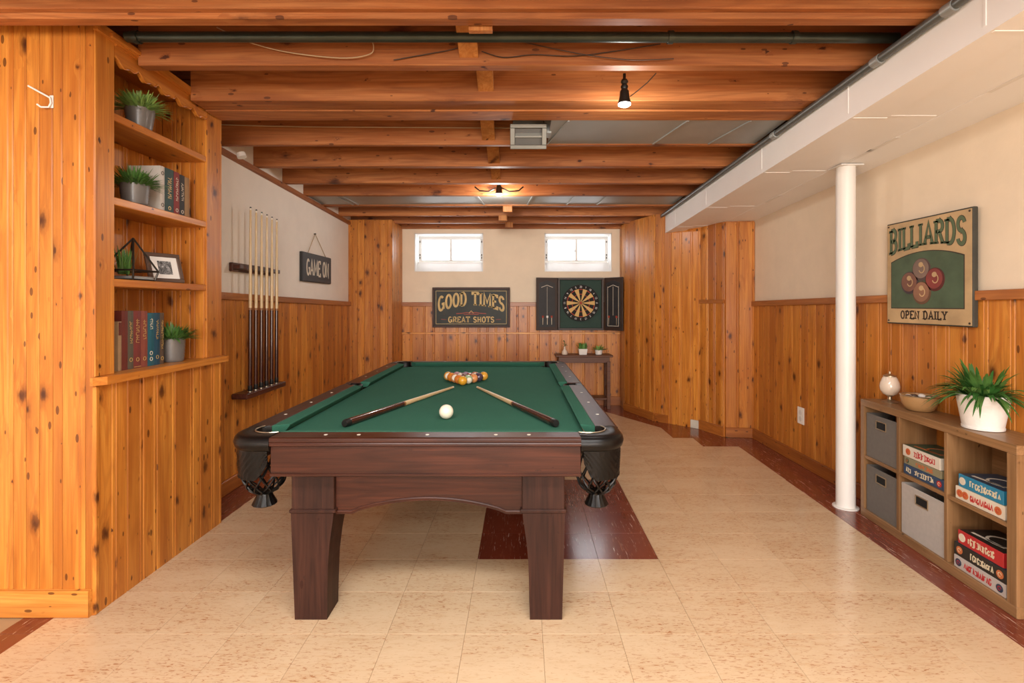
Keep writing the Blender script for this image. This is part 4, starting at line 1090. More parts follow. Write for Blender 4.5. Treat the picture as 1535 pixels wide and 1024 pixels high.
for i in range(20):
    a0, a1 = 81 + 18 * i, 99 + 18 * i; m = MB()
    sector(m, 0.018, rs * 0.60, a0, a1); sector(m, rs * 0.65, rs * 0.94, a0, a1)
    m.build('segment', 'dart_black' if i % 2 == 0 else 'dart_cream', db)
    m = MB(); sector(m, rs * 0.60, rs * 0.65, a0, a1); sector(m, rs * 0.94, rs, a0, a1)
    m.build('scoring_ring', 'dart_red' if i % 2 == 0 else 'dart_cream', db)
MB().prism(arc(0, 0, 0.018, 0.018, 0, 345, 23), -0.033, -0.03, lambda u, v, h: (u, h, v)).build('bullseye', 'dart_red', db)
m = MB()
for i, num in enumerate((20, 1, 18, 4, 13, 6, 10, 15, 2, 17, 3, 19, 7, 16, 8, 11, 14, 9, 12, 5)):
    a = R(90 - 18 * i); c = Vector((RD * 0.885 * math.cos(a), RD * 0.885 * math.sin(a)))
    rt_ = a - R(90); wd = 0.016 if num < 10 else 0.03
    def nf(u, v, h, c=c, rt_=rt_, wd=wd):
        x, z = u - wd / 2, v - 0.0125; return (c.x + x * math.cos(rt_) - z * math.sin(rt_), -0.0305 - h, c.y + x * math.sin(rt_) + z * math.cos(rt_))
    l_ = lettering(str(num), 0.025, wd, nf, 0.0032, None, depth=0.0008); m.add(l_.v, l_.f)
m.build('numbers', 'white_print', db)['kind'] = 'stuff'

# ------------------------------------------------------------------ console table below the dartboard
ct = thing('console_table', 'narrow dark wooden console table against the back wall', 'console table', (0.86, 6.75, 0))
MB().box(-0.37, 0.37, -0.14, 0.14, 0.675, 0.70, 0.006).build('top', 'console', ct)
MB().box(-0.33, 0.33, -0.12, 0.12, 0.60, 0.675, 0.003).build('apron', 'console', ct)
for s1 in (-1, 1):
    for s2 in (-1, 1): MB().box(s1 * 0.315 - 0.022, s1 * 0.315 + 0.022, s2 * 0.105 - 0.02, s2 * 0.105 + 0.02, 0.0005, 0.62, 0.003).build('leg', 'console', ct)
MB().box(-0.30, 0.30, -0.11, 0.11, 0.12, 0.145, 0.003).build('lower_shelf', 'console', ct)
for s1 in (-1, 1): MB().box(s1 * 0.315 - 0.012, s1 * 0.315 + 0.012, -0.09, 0.09, 0.24, 0.275, 0.003).build('side_stretcher', 'console', ct)

# ------------------------------------------------------------------ plants
def blade(mb, root, az, L, w_, up, droop, n=6, mat=None):
    """an arching strap leaf with a folded midrib"""
    d = Vector((math.cos(az), math.sin(az), 0)); sd = Vector((-math.sin(az), math.cos(az), 0)); root = Vector(root)
    vs_ = []
    for i in range(n + 1):
        t = i / n; x = L * t * math.cos(up) ; z = L * (math.sin(up) * t - droop * t * t)
        wd = w_ * (math.sin(math.pi * min(1.0, 0.18 + 0.82 * t)) ** 0.7) * 0.5 + 0.0006
        c = root + d * (x + 0.15 * L * droop * t) + Vector((0, 0, z))
        vs_ += [c - sd * wd + Vector((0, 0, wd * 0.35)), c, c + sd * wd + Vector((0, 0, wd * 0.35))]
    fs_ = []
    for i in range(n):
        a = 3 * i; fs_ += [(a, a + 3, a + 4, a + 1), (a + 1, a + 4, a + 5, a + 2)]
    return mb.add(vs_, fs_)
def pot_mesh(r0, r1, h, ring=0, sq=1.0, n=32):
    prof = [(r0 * 0.92, 0.0), (r0, 0.006)]
    K = 14
    for i in range(1, K):
        t = i / K; r = r0 + (r1 - r0) * t ** 0.8
        prof.append((r + (0.0012 * math.sin(t * 40) if ring else 0), 0.006 + (h - 0.006) * t))
    prof += [(r1, h), (r1 - 0.004, h + 0.002), (r1 - 0.009, h - 0.002), (r1 - 0.012, h - 0.02), (0.001, h - 0.021)]
    return MB().lathe(prof, n, squash=sq)
def small_plant(name, loc, r0, r1, h, nleaf, L, w_, label, mat='grey_pot', leaf='leaf', up=(0.35, 1.5), seed=1, group=None, droop=(0.1, 0.5)):
    rnd = random.Random(seed)
    t = thing(name, label, 'potted plant', loc, group=group)
    pot_mesh(r0, r1, h, 1).build('pot', mat, t, 50)
    MB().lathe([(r1 - 0.012, h - 0.016), (0.001, h - 0.012)], 20, caps=False).build('soil', 'soil', t)
    m = MB()
    for i in range(nleaf):
        az = rnd.uniform(0, 2 * math.pi); rr = r1 * 0.6 * math.sqrt(rnd.random())
        u = rnd.uniform(*up)
        blade(m, (rr * math.cos(az), rr * math.sin(az), h - 0.015), az + rnd.uniform(-.5, .5), L * rnd.uniform(.65, 1.1), w_ * rnd.uniform(.7, 1.2), u, rnd.uniform(*droop), 5)
    o = m.build('foliage', leaf, t, 70); o['kind'] = 'stuff'
    return t
p = at(212, 187, 2.50); small_plant('potted_plant', (-1.912, 2.60, 2.2285), 0.05, 0.066, 0.108, 420, 0.125, 0.0075, 'bushy plant in a grey pot on the topmost bookcase shelf', leaf='leaf_l', seed=2)
small_plant('potted_plant', (-1.912, 2.565, 1.8435), 0.052, 0.064, 0.105, 420, 0.12, 0.0075, 'bushy plant in a grey pot in front of the white binder', leaf='leaf', seed=3)
small_plant('potted_plant', (-1.915, 2.85, 1.0355), 0.054, 0.062, 0.128, 360, 0.13, 0.0085, 'plant in a ribbed grey pot beside the row of old books', leaf='leaf', seed=5)

# large spider plant on the cube shelf is built with the shelf below
# ------------------------------------------------------------------ books
def book(loc, thick, depth, h, cover, label, group, marks=None, lean=0.0, spine_label=None):
    """spine faces +x; thickness along y"""
    t = thing('book', label, 'book', loc, group=group)
    c = MB(); e = 0.0025
    c.box(-depth, 0, 0, e, 0, h).box(-depth, 0, thick - e, thick, 0, h)
    prof = [(-0.006, 0), (0.0, 0.003), (0.002, thick / 2), (0.0, thick - 0.003), (-0.006, thick)]
    c.prism(prof, 0, h, lambda u, v, z: (u, v, z))
    c.build('cover', cover, t)
    MB().box(-depth + 0.005, -0.006, e, thick - e, 0.005, h - 0.006).build('pages', 'paper', t)
    if spine_label: MB().box(0.0005, 0.0028, 0.004, thick - 0.004, h * spine_label[1], h * spine_label[2]).build('spine_label', spine_label[0], t)
    if marks:
        mat, rows = marks; m = MB(); rnd = random.Random(hash(label) % 999 if False else len(label) * 7)
        for z0, z1, kind in rows:
            if kind == 'text':
                z = z0 * h
                while z < z1 * h:
                    s_ = rnd.uniform(0.006, 0.011)
                    stroke(m, [(0.28 * thick, z), (0.72 * thick, z + s_ * rnd.uniform(-.3, .3))], 0.0022, lambda u, v, q: (0.002 + q, u, v), 0.0012, (1, 1))
                    stroke(m, [(rnd.choice((0.3, 0.7)) * thick, z), (rnd.choice((0.3, 0.7, .5)) * thick, z + s_)], 0.0022, lambda u, v, q: (0.002 + q, u, v), 0.0012, (1, 1))
                    z += s_ + 0.003
            elif kind == 'band':
                m.box(0.001, 0.0032, 0.003, thick - 0.003, z0 * h, z1 * h)
            else:
                rr = min(0.3 * thick, 0.009); stroke(m, arc(0.5 * thick, (z0 + z1) / 2 * h, rr, rr, 0, 360, 12), 0.003, lambda u, v, q: (0.002 + q, u, v), 0.0012, (1, 1))
        m.build('spine_print', mat, t)['kind'] = 'stuff'
    t.rotation_euler = (lean, 0, 0)
    return t
def cov(n_, c): M['cov_' + n_] = plain('book_cover_' + n_, c, 0.55, bump=0.15, bscale=120, var=0.2)
for n_, c in (('tan', '#A88A66'), ('dkred', '#6E2F24'), ('olive', '#5B5546'), ('maroon', '#7A3530'), ('rust', '#8A4738'), ('teal', '#1E5A68'), ('blue', '#20485C'), ('brown', '#5A4636'),
              ('ivory', '#DAD5CC'), ('green', '#2C4A48'), ('red', '#8C2F2C'), ('black', '#2A2B2A'), ('wood', '#A07C50')): cov(n_, c)
bx_ = -1.895; z = 1.0355
gB = 'old books on the sill shelf of the bookcase'
row = [(2.435, .022, .235, 'tan', 'short tan book with a red label, first in the row of old books', None, ('cov_dkred', .72, .98)),
       (2.458, .038, .285, 'dkred', 'tall dark red book near the start of the row of old books', None, None),
       (2.497, .036, .285, 'olive', 'grey olive book between two red ones', ('gold_print', [(.45, .8, 'text'), (.12, .2, 'ring')]), None),
       (2.534, .050, .285, 'maroon', 'thick maroon book with gold lettering in the old row', ('gold_print', [(.45, .85, 'text'), (.1, .2, 'ring'), (.02, .03, 'band')]), None),
       (2.585, .044, .283, 'rust', 'rust brown book beside a teal one', ('gold_print', [(.5, .85, 'text'), (.12, .18, 'ring')]), None),
       (2.631, .046, .272, 'teal', 'teal book beside the rust brown one', ('pale_print', [(.7, .88, 'text'), (.2, .28, 'ring'), (.1, .16, 'ring')]), None),
       (2.678, .042, .272, 'blue', 'dark blue book with pale lettering beside the teal one', ('gold_print', [(.5, .85, 'text'), (.12, .18, 'ring')]), None),
       (2.721, .030, .272, 'brown', 'thin brown patterned book, last in the row before the plant', ('gold_print', [(.3, .85, 'text'), (.06, .16, 'ring')]), None)]
for (d, th, h, c, lb, mk, sl) in row: book((bx_, d, z), th, 0.17, h, 'cov_' + c, lb, gB, mk, spine_label=sl)
z = 1.8435; gB = 'books standing on the shelf below the top one'
for (d, th, h, c, lb, mk) in [(2.722, .034, .245, 'ivory', 'white binder beside a grey pot', ('wire_d', [(.82, .88, 'ring'), (.12, .2, 'ring')])),
       (2.758, .072, .245, 'green', 'dark green book next to the white binder', ('gold_print', [(.35, .8, 'text'), (.1, .16, 'ring')])),
       (2.832, .045, .243, 'red', 'red book between a green and a black one', ('pale_print', [(.35, .85, 'text'), (.1, .16, 'ring')])),
       (2.879, .043, .238, 'black', 'black book with pale lettering beside the red one', ('pale_print', [(.4, .8, 'text'), (.1, .16, 'ring')])),
       (2.924, .04, .235, 'wood', 'tan wooden-looking book last in the row after the black one', None)]:
    book((bx_, d, z), th, 0.17, h, 'cov_' + c, lb, gB, mk)

# ------------------------------------------------------------------ terrarium and picture frame
tz = 1.4695
te = thing('glass_terrarium', 'pointed glass terrarium with a dark metal frame holding a green plant', 'terrarium', (-1.935, 2.565, tz))
A = [(-0.07, -0.075), (0.07, -0.075), (0.07, 0.075), (-0.07, 0.075)]
B_ = [(x * 1.15, y_ * 1.15) for x, y_ in A]
base = [(x, y_, 0.004) for x, y_ in A]; mid = [(x, y_, 0.05) for x, y_ in B_]; top = (0.0, 0.02, 0.215)
fr = MB()
for i in range(4):
    j = (i + 1) % 4
    for a, b in ((base[i], base[j]), (mid[i], mid[j]), (base[i], mid[i]), (mid[i], top)): fr.tube([a, b], 0.0048, 6)
fr.build('frame', 'hardware', te)
g = MB()
for i in range(4):
    j = (i + 1) % 4
    g.add([base[i], base[j], mid[j], mid[i]], [(0, 1, 2, 3)]); g.add([mid[i], mid[j], top], [(0, 1, 2)])
g.build('glass', 'pane', te)
MB().box(-0.068, 0.068, -0.073, 0.073, 0.006, 0.022, 0.003).build('gravel', 'steel', te)
rnd = random.Random(4); m = MB()
for i in range(60):
    az = rnd.uniform(0, 6.28); blade(m, (rnd.uniform(-.02, .02), -0.04 + rnd.uniform(-.02, .02), 0.03), az, rnd.uniform(.10, .15), .007, rnd.uniform(1.1, 1.5), rnd.uniform(.0, .2), 4)
m.build('foliage', 'leaf', te, 70)['kind'] = 'stuff'
# frame leaning back, turned towards the room
pf = thing('picture_frame', 'brown picture frame with a black and white photo on the shelf', 'picture frame', (-1.885, 2.765, tz), R(68))
FW, FH = 0.185, 0.165; tilt = Matrix.Rotation(R(-17), 4, 'X')
f = MB(); b = 0.022
f.box(-FW / 2, FW / 2, -0.009, 0.009, 0, b, 0.003).box(-FW / 2, FW / 2, -0.009, 0.009, FH - b, FH, 0.003).box(-FW / 2, -FW / 2 + b, -0.009, 0.009, b, FH - b, 0.003).box(FW / 2 - b, FW / 2, -0.009, 0.009, b, FH - b, 0.003)
f.xf(tilt).build('frame', 'frame_brown', pf)
MB().box(-FW / 2 + b, FW / 2 - b, -0.004, 0.0, b, FH - b).xf(tilt).build('mat_board', 'mat_board', pf)
t = NT('black_and_white_photo'); tc = t.n('ShaderNodeTexCoord'); nn = t.noise(tc.outputs['Object'], 60, 5, 0.7, 1.5)
t.l(t.ramp(nn, [(0.35, 0.02), (0.52, 0.18), (0.68, 0.6)]), t.b.inputs['Base Color']); M['bw_photo'] = t.m
MB().box(-0.036, 0.036, -0.0055, -0.003, 0.045, 0.12).xf(tilt).build('photograph', 'bw_photo', pf)
MB().box(-FW / 2 + 0.02, FW / 2 - 0.02, 0.004, 0.009, 0.01, FH - 0.01).xf(tilt).build('backing', 'black', pf)
MB().add([(x, y_, z_) for x in (-0.03, 0.03) for (y_, z_) in ((0.04, 0.12), (0.045, 0.12), (0.105, 0.001), (0.1, 0.001))],
         [(0, 1, 2, 3), (7, 6, 5, 4), (0, 4, 5, 1), (1, 5, 6, 2), (2, 6, 7, 3), (3, 7, 4, 0)]).build('easel_back', 'black', pf)

# ------------------------------------------------------------------ cube shelf with bins and games
A0 = Vector((2.213, 3.315, 0)); A1 = Vector((2.14, 2.202, 0)); v = A1 - A0; LS = v.length; RZ = math.atan2(v.y, v.x)
SD, SH = 0.225, 0.745
cs = thing('cube_shelf', 'brown oak cube shelf with six compartments beside the white column', 'shelf', A0 + Vector((0, 0, 0.0005)), RZ)
def cmat(name): return name
MB().box(0, LS, 0, SD, SH - 0.042, SH, 0.002).build('top', 'laminate', cs)
MB().box(0, LS, 0, SD, 0, 0.05, 0.002).build('bottom', 'laminate', cs)
for x0, x1 in ((0, 0.035), (LS - 0.05, LS)): MB().box(x0, x1, 0.0, SD, 0.05, SH - 0.042, 0.002).build('side', 'laminate_v', cs)
C1, C2 = 0.352, 0.712; ZM = 0.372
for cx in (C1, C2): MB().box(cx - 0.011, cx + 0.011, 0.003, SD - 0.006, 0.05, SH - 0.042, 0.0015).build('divider', 'laminate_v', cs)
for x0, x1 in ((0.035, C1 - 0.011), (C1 + 0.011, C2 - 0.011), (C2 + 0.011, LS - 0.05)):
    MB().box(x0, x1, 0.004, SD - 0.006, ZM, ZM + 0.02, 0.0015).build('shelf', 'laminate', cs)
MB().box(0.03, LS - 0.045, SD - 0.008, SD - 0.002, 0.045, SH - 0.04).build('back', 'laminate', cs)
Mcs = Matrix.Translation(A0) @ Matrix.Rotation(RZ, 4, 'Z')
def on_shelf(x, y_, z_): return Mcs @ Vector((x, y_, z_))
def fabric_bin(x0, x1, z0, h, mat, label):
    w_ = x1 - x0; t = thing('fabric_bin', label, 'storage bin', on_shelf((x0 + x1) / 2, 0.012, z0), RZ, 'fabric bins in the cube shelf')
    d = SD - 0.03; e = 0.006; b = MB()
    b.box(-w_ / 2, w_ / 2, 0, e, 0, h, 0.002).box(-w_ / 2, w_ / 2, d - e, d, 0, h, 0.002).box(-w_ / 2, -w_ / 2 + e, e, d - e, 0, h, 0.002).box(w_ / 2 - e, w_ / 2, e, d - e, 0, h, 0.002).box(-w_ / 2 + e, w_ / 2 - e, e, d - e, 0, e)
    b.build('body', mat, t)
    MB().box(-w_ / 2 + 0.001, w_ / 2 - 0.001, -0.0015, 0.0, h - 0.012, h - 0.009).build('seam', mat, t)
    hz = h * 0.80
    MB().box(-0.043, 0.043, -0.0008, 0.001, hz - 0.021, hz + 0.021).build('hand_slot', 'blackgap', t)  # black plate on the solid front, painted as the shaded inside of the slot
    r = MB(); q = 0.006
    r.box(-0.049, 0.049, -0.004, 0, hz + 0.021, hz + 0.021 + q, 0.001).box(-0.049, 0.049, -0.004, 0, hz - 0.021 - q, hz - 0.021, 0.001).box(-0.049, -0.043, -0.004, 0, hz - 0.021, hz + 0.021, 0.001).box(0.043, 0.049, -0.004, 0, hz - 0.021, hz + 0.021, 0.001)
    r.build('handle_frame', 'brass', t)
fabric_bin(0.042, C1 - 0.018, ZM + 0.0205, 0.272, 'bin_dark', 'charcoal fabric bin in the upper cube beside the column')
fabric_bin(0.042, C1 - 0.018, 0.0505, 0.285, 'bin_dark', 'charcoal fabric bin in the lower cube beside the column')
fabric_bin(C1 + 0.018, C2 - 0.018, 0.0505, 0.285, 'bin_light', 'pale grey fabric bin in the lower middle cube')
for n_, c in (('gwhite', '#D9CFBE'), ('gmulti', '#8A8468'), ('gnavy', '#2E4866'), ('gblue', '#2A7EA0'), ('gcream', '#DCCFBB'), ('gred', '#B5292B'), ('gblack', '#26231F'), ('ggrey', '#BDB3AB'),
              ('ggreen', '#3E5540'), ('gorange', '#C26A3A'), ('gpale', '#D9C9A8'), ('gdark', '#2f3f52')):
    M[n_] = plain('game_' + n_, c, 0.38, var=0.1, bscale=40)
def game(x0, x1, y0, z0, h, side, top, ink, ink2, label, skew=0.0, d=0.185, seed=0, words=((0.3, 0.85),), dots=(0.12,)):
    t = thing('board_game', label, 'board game', on_shelf((x0 + x1) / 2, y0, z0), RZ + skew, 'board games in the cube shelf'); w_ = x1 - x0
    MB().box(-w_ / 2, w_ / 2, 0, d, 0.0, h, 0.002).build('box', side, t)
    MB().box(-w_ / 2 + 0.004, w_ / 2 - 0.004, 0.004, d - 0.004, h - 0.0005, h + 0.0006).build('lid_print', top, t)
    rnd = random.Random(seed); m = MB(); m2 = MB()
    fn = lambda u, v_, q: (-w_ / 2 + u, -q - 0.0001, v_)
    for a, b in words:      # an illegible title: blocky strokes
        u = a * w_
        while u < b * w_:
            g = rnd.uniform(0.006, 0.013); zz0 = h * rnd.uniform(0.24, 0.34); zz1 = h * rnd.uniform(0.62, 0.76)
            kind = rnd.randrange(4)
            if kind == 0: stroke(m, [(u, zz0), (u, zz1), (u + g, zz1)], 0.0042, fn, 0.0012, (1, 1))
            elif kind == 1: stroke(m, arc(u + g / 2, (zz0 + zz1) / 2, g / 2, (zz1 - zz0) / 2, 30, 360, 10), 0.0042, fn, 0.0012, (1, 1))
            elif kind == 2: stroke(m, [(u, zz0), (u + g / 2, zz1), (u + g, zz0)], 0.0042, fn, 0.0012, (1, 1))
            else: stroke(m, [(u, zz0), (u + g, zz0), (u + g, zz1), (u, zz1)], 0.0042, fn, 0.0012, (1, 1))
            u += g + 0.004
    for a in dots:
        m2.prism(arc(a * w_, h * 0.5, h * 0.30, h * 0.30, 0, 345, 15), 0, 0.0014, fn)
        stroke(m, arc(a * w_, h * 0.5, h * 0.14, h * 0.14, 0, 300, 10), 0.003, lambda u, v_, q: fn(u, v_, q + 0.0013), 0.0006, (1, 1))
    # near end face mark
    stroke(m2, arc(0, h * 0.5, h * 0.26, h * 0.26, 20, 320, 12), 0.006, lambda u, v_, q: (w_ / 2 + q + 0.0001, d * 0.35 + u, v_), 0.0012, (1, 1))
    m.build('lettering', ink, t)['kind'] = 'stuff'; m2.build('side_emblem', ink2, t)['kind'] = 'stuff'
    # cover artwork shapes
    m3 = MB(); stroke(m3, arc(0.02, d * 0.5, 0.07, 0.05, 0, 360, 20), 0.012, lambda u, v_, q: (u, v_, h + 0.0005 + q), 0.0008, (1, 1)); stroke(m3, [(-w_ * .35, d * .2), (w_ * .3, d * .28)], 0.014, lambda u, v_, q: (u, v_, h + 0.0005 + q), 0.0008, (1, 1))
    m3.build('lid_art', ink2, t)
zt = ZM + 0.0205
game(C1 + 0.028, C2 - 0.03, 0.016, zt, 0.055, 'gnavy', 'gdark', 'gpale', 'gred', 'navy blue board game box at the bottom of the stack of three', seed=1, words=((.08, .2), (.3, .75)), dots=(.9,))
game(C1 + 0.036, C2 - 0.045, 0.014, zt + 0.0565, 0.042, 'gmulti', 'gdark', 'gorange', 'ggreen', 'olive patterned board game box between a white and a navy one', seed=2, words=((.35, .8),), dots=(.1,))
game(C1 + 0.028, C2 - 0.05, 0.012, zt + 0.100, 0.062, 'gwhite', 'ggreen', 'gred', 'gorange', 'white sided board game box with a green lid', seed=3, words=((.32, .85),), dots=(.16,))
game(C2 + 0.05, LS - 0.075, 0.013, zt, 0.062, 'gcream', 'gpale', 'gred', 'gorange', 'cream board game box lying beneath the bright blue one', seed=4, words=((.33, .75),), dots=(.1, .22, .88))
game(C2 + 0.065, LS - 0.085, 0.016, zt + 0.0635, 0.062, 'gblue', 'gdark', 'gpale', 'gcream', 'bright blue board game box on top of the cream one', seed=5, words=((.28, .9),), dots=(.1,))
zt = 0.0505
game(C2 + 0.042, LS - 0.07, 0.012, zt, 0.06, 'ggrey', 'gpale', 'gred', 'gdark', 'pale grey board game box at the bottom of the lowest stack', seed=6, words=((.22, .75),), dots=(.1, .9))
game(C2 + 0.042, LS - 0.068, 0.012, zt + 0.0615, 0.062, 'gblack', 'gdark', 'gpale', 'gorange', 'black board game box between a red and a pale grey one', seed=7, words=((.35, .75),), dots=(.12, .9))
game(C2 + 0.062, LS - 0.085, 0.016, zt + 0.125, 0.066, 'gred', 'gblack', 'gpale', 'gcream', 'bright red board game box on top of the black one', seed=8, words=((.25, .8),), dots=(.1,))

ZT = SH + 0.001
# candle jar
p = on_shelf(0.12, 0.105, ZT)
cj = thing('candle_jar', 'frosted glass candle jar on a silver foot on the shelf top', 'candle jar', p)
MB().lathe([(0.043, 0), (0.044, 0.004), (0.028, 0.011), (0.012, 0.018), (0.011, 0.034), (0.022, 0.042)], 28).build('foot', 'brass', cj, 50)
MB().lathe([(0.02, 0.042), (0.038, 0.052), (0.051, 0.076), (0.054, 0.098), (0.050, 0.122), (0.040, 0.148), (0.033, 0.160)], 32).build('jar', 'jar', cj, 50)
MB().lathe([(0.036, 0.160), (0.036, 0.166), (0.02, 0.172), (0.006, 0.177), (0.006, 0.187), (0.003, 0.192)], 24).build('lid', 'brass', cj, 50)
# bowl of stones
p = on_shelf(0.37, 0.11, ZT)
bo = thing('wooden_bowl', 'turned light wood bowl with a silvered rim holding stones', 'bowl', p, RZ)
MB().lathe([(0.055, 0), (0.066, 0.006), (0.082, 0.035), (0.090, 0.070), (0.092, 0.086), (0.086, 0.086), (0.082, 0.07), (0.06, 0.045), (0.001, 0.042)], 36).build('body', 'bowl', bo, 50)
MB().lathe([(0.0925, 0.082), (0.094, 0.0865), (0.089, 0.089), (0.085, 0.0865)], 36, caps=False).build('rim', 'brass', bo, 50)
rnd = random.Random(11)
for i in range(12):
    a = 2 * math.pi * i / 9; rr = 0.055 if i < 9 else 0.02
    if i >= 9: a = 2 * math.pi * (i - 9) / 3
    s_ = rnd.uniform(0.015, 0.02)
    me = MB().sphere(s_, 12, 8, sc=(1.25, 0.95, 0.7)).mesh('pebble', 60); me.materials.append(M['white_print'] if i % 2 else M['frame_brown'])
    o = link('pebble', me, None, Vector(p) + Vector((rr * math.cos(a), rr * math.sin(a), 0.074 if i < 9 else 0.066)), rnd.uniform(0, 3))
    tag(o, 'white polished pebble heaped in the wooden bowl' if i % 2 else 'dark brown polished pebble heaped in the wooden bowl', 'pebble', 'white pebbles in the bowl' if i % 2 else 'brown pebbles in the bowl')
# spider plant
p = on_shelf(0.80, 0.112, ZT)
sp_ = thing('spider_plant', 'large leafy green plant in a white textured pot on the shelf top', 'potted plant', p)
MB().lathe([(0.075, 0), (0.082, 0.002), (0.083, 0.012), (0.080, 0.014), (0.098, 0.125), (0.099, 0.128), (0.0985, 0.131), (0.103, 0.165), (0.100, 0.168), (0.094, 0.165), (0.09, 0.145), (0.001, 0.145)], 40).build('pot', 'white_pot', sp_, 40)
MB().lathe([(0.093, 0.148), (0.001, 0.155)], 24, caps=False).build('soil', 'soil', sp_)
rnd = random.Random(21)
lm = []
for k in range(7):
    me = blade(MB(), (0, 0, 0), 0, 0.185 + 0.012 * k, 0.0145 + 0.0012 * (k % 4), 0.45 + 0.155 * k, 0.8 - 0.08 * k, 8).mesh('leaf', 70)
    me.materials.append(M[('leaf_d', 'leaf', 'leaf_d', 'leaf')[k % 4]]); lm.append(me)
for i in range(230):
    k = i % 7; az = rnd.uniform(0, 2 * math.pi)
    o = link('leaf', lm[k], sp_, (0.05 * math.cos(az), 0.05 * math.sin(az), 0.150), az + rnd.uniform(-.3, .3))
    q = rnd.uniform(0.75, 1.08)
    # leaves on the wall side bend short of the wall
    if math.cos(az) > 0.3: q *= 0.58
    o.scale = (q, q, q)

# ------------------------------------------------------------------ plants on the console
p = (0.615, 6.72, 0.7005)
vz = thing('bud_vase', 'small clear glass bud vase with one sprig on the console table', 'vase', p)
MB().lathe([(0.035, 0), (0.04, 0.01), (0.036, 0.04), (0.014, 0.07), (0.012, 0.1), (0.016, 0.105)], 20).build('glass', 'jar', vz, 50)
m = MB()
rnd = random.Random(9)
m.tube([(0, 0, 0.03), (0.003, 0, 0.12), (0.0, 0.0, 0.17)], 0.002, 5)
for i in range(12): blade(m, (0, 0, 0.10 + i * 0.006), rnd.uniform(0, 6.28), 0.045, 0.016, rnd.uniform(.2, 1.0), .3, 4)
m.build('sprig', 'leaf', vz, 70)
t = thing('succulent_pot', 'white square pot of green succulents on the console table', 'potted plant', (0.85, 6.72, 0.7005))
b = MB(); b.add([(s1 * r_, s2 * r_, z_) for z_, r_ in ((0, .046), (0.075, .056)) for s1, s2 in ((-1, -1), (1, -1), (1, 1), (-1, 1))], [(3, 2, 1, 0), (0, 1, 5, 4), (1, 2, 6, 5), (2, 3, 7, 6), (3, 0, 4, 7), (4, 5, 6, 7)]).build('pot', 'white_pot', t)
m = MB(); rnd = random.Random(12)
for i in range(70): blade(m, (rnd.uniform(-.045, .045), rnd.uniform(-.045, .045), 0.07), rnd.uniform(0, 6.28), rnd.uniform(.06, .1), 0.02, rnd.uniform(.9, 1.5), 0.1, 4)
m.build('foliage', 'leaf', t, 70)['kind'] = 'stuff'
t = small_plant('potted_plant', (1.06, 6.72, 0.7005), 0.042, 0.05, 0.06, 60, 0.11, 0.018, 'small trailing plant in a round white pot on the console table', 'white_pot', 'leaf_l', (0.4, 1.4), 14)

# ------------------------------------------------------------------ ceiling fixtures
def spot_lamp(loc, s, label, arms=False, power=20):
    t = thing('bulb_lamp', label, 'lamp', loc)
    MB().lathe([(0.02 * s, 0.165 * s), (0.026 * s, 0.15 * s), (0.016 * s, 0.135 * s), (0.026 * s, 0.118 * s), (0.02 * s, 0.1 * s), (0.03 * s, 0.085 * s), (0.034 * s, 0.045 * s), (0.044 * s, 0.008 * s), (0.046 * s, 0.0)], 24).build('socket', 'black', t, 50)
    MB().lathe([(0.043 * s, 0.004), (0.042 * s, -0.006 * s), (0.03 * s, -0.014 * s), (0.004 * s, -0.018 * s)], 24).build('bulb', 'bulb', t, 50)
    if arms:
        for q in (-1, 1): MB().tube([(q * 0.03, 0, 0.06), (q * 0.1, 0, 0.025), (q * 0.19, 0.01, 0.035), (q * 0.235, 0.015, 0.075)], 0.007, 7).build('bracket_arm', 'black', t, 50)
    l = bpy.data.lights.new('bulb_light', 'POINT'); l.energy = power; l.color = (1, .97, .92); l.shadow_soft_size = 0.045
    o = bpy.data.objects.new('bulb_light', l); COL.objects.link(o); o.parent = t; o.location = (0, 0, -0.045)
    return t
p = at(936, 156, 2.72); l1 = spot_lamp(p, 0.78, 'black hanging lamp with a lit bulb below the joists near the iron pipe', power=6)
MB().tube([(0, 0, 0.12), (0.0, 0.0, 0.16)], 0.008, 8).build('stem', 'black', l1)
MB().tube([(0.03, 0, 0.04), (0.07, 0, 0.07), (0.12, -0.01, 0.11), (0.16, -0.03, 0.15)], 0.003, 6).build('cord', 'wire_d', l1)
p = at(748, 291, 4.96); spot_lamp(p, 0.85, 'black lamp with a lit bulb on curved bracket arms before the metal panel', True, power=18)
# register boot hanging under the joists
vt = thing('air_register', 'galvanised air register hanging under the joists with a single damper', 'vent', at(792, 205, 3.33))
vw, vh = 0.118, 0.078
MB().box(-vw * 0.86, vw * 0.86, 0.0, 0.12, 0.0, 0.125, 0.003).build('boot', 'register', vt)
f = MB(); tl = Matrix.Translation((0, -0.004, 0.0)) @ Matrix.Rotation(R(20), 4, 'X')
b = 0.026
f.box(-vw, vw, -0.012, 0.0, -vh, -vh + b, 0.003).box(-vw, vw, -0.012, 0.0, vh - b, vh, 0.003).box(-vw, -vw + b * 1.2, -0.012, 0, -vh + b, vh - b, 0.003).box(vw - b * 1.2, vw, -0.012, 0, -vh + b, vh - b, 0.003)
f.xf(tl).build('face_frame', 'register', vt)
MB().box(-vw + b, vw - b, 0.0, 0.03, -vh + b, vh - b).xf(tl).build('throat', 'vent_dark', vt) if 'vent_dark' in M else None
M['vent_dark'] = plain('vent_throat', '#4c4a46', 0.5, metal=0.6)
MB().box(-vw + b, vw - b, 0.012, 0.03, -vh + b, vh - b).xf(tl).build('throat', 'vent_dark', vt)
MB().box(-vw + b, vw - b, -0.006, 0.01, -0.006, 0.004).xf(tl).build('damper', 'register', vt)
MB().box(vw * 0.86, vw * 0.86 + 0.05, 0.02, 0.12, 0.03, 0.15, 0.003).build('collar', 'steel', vt)
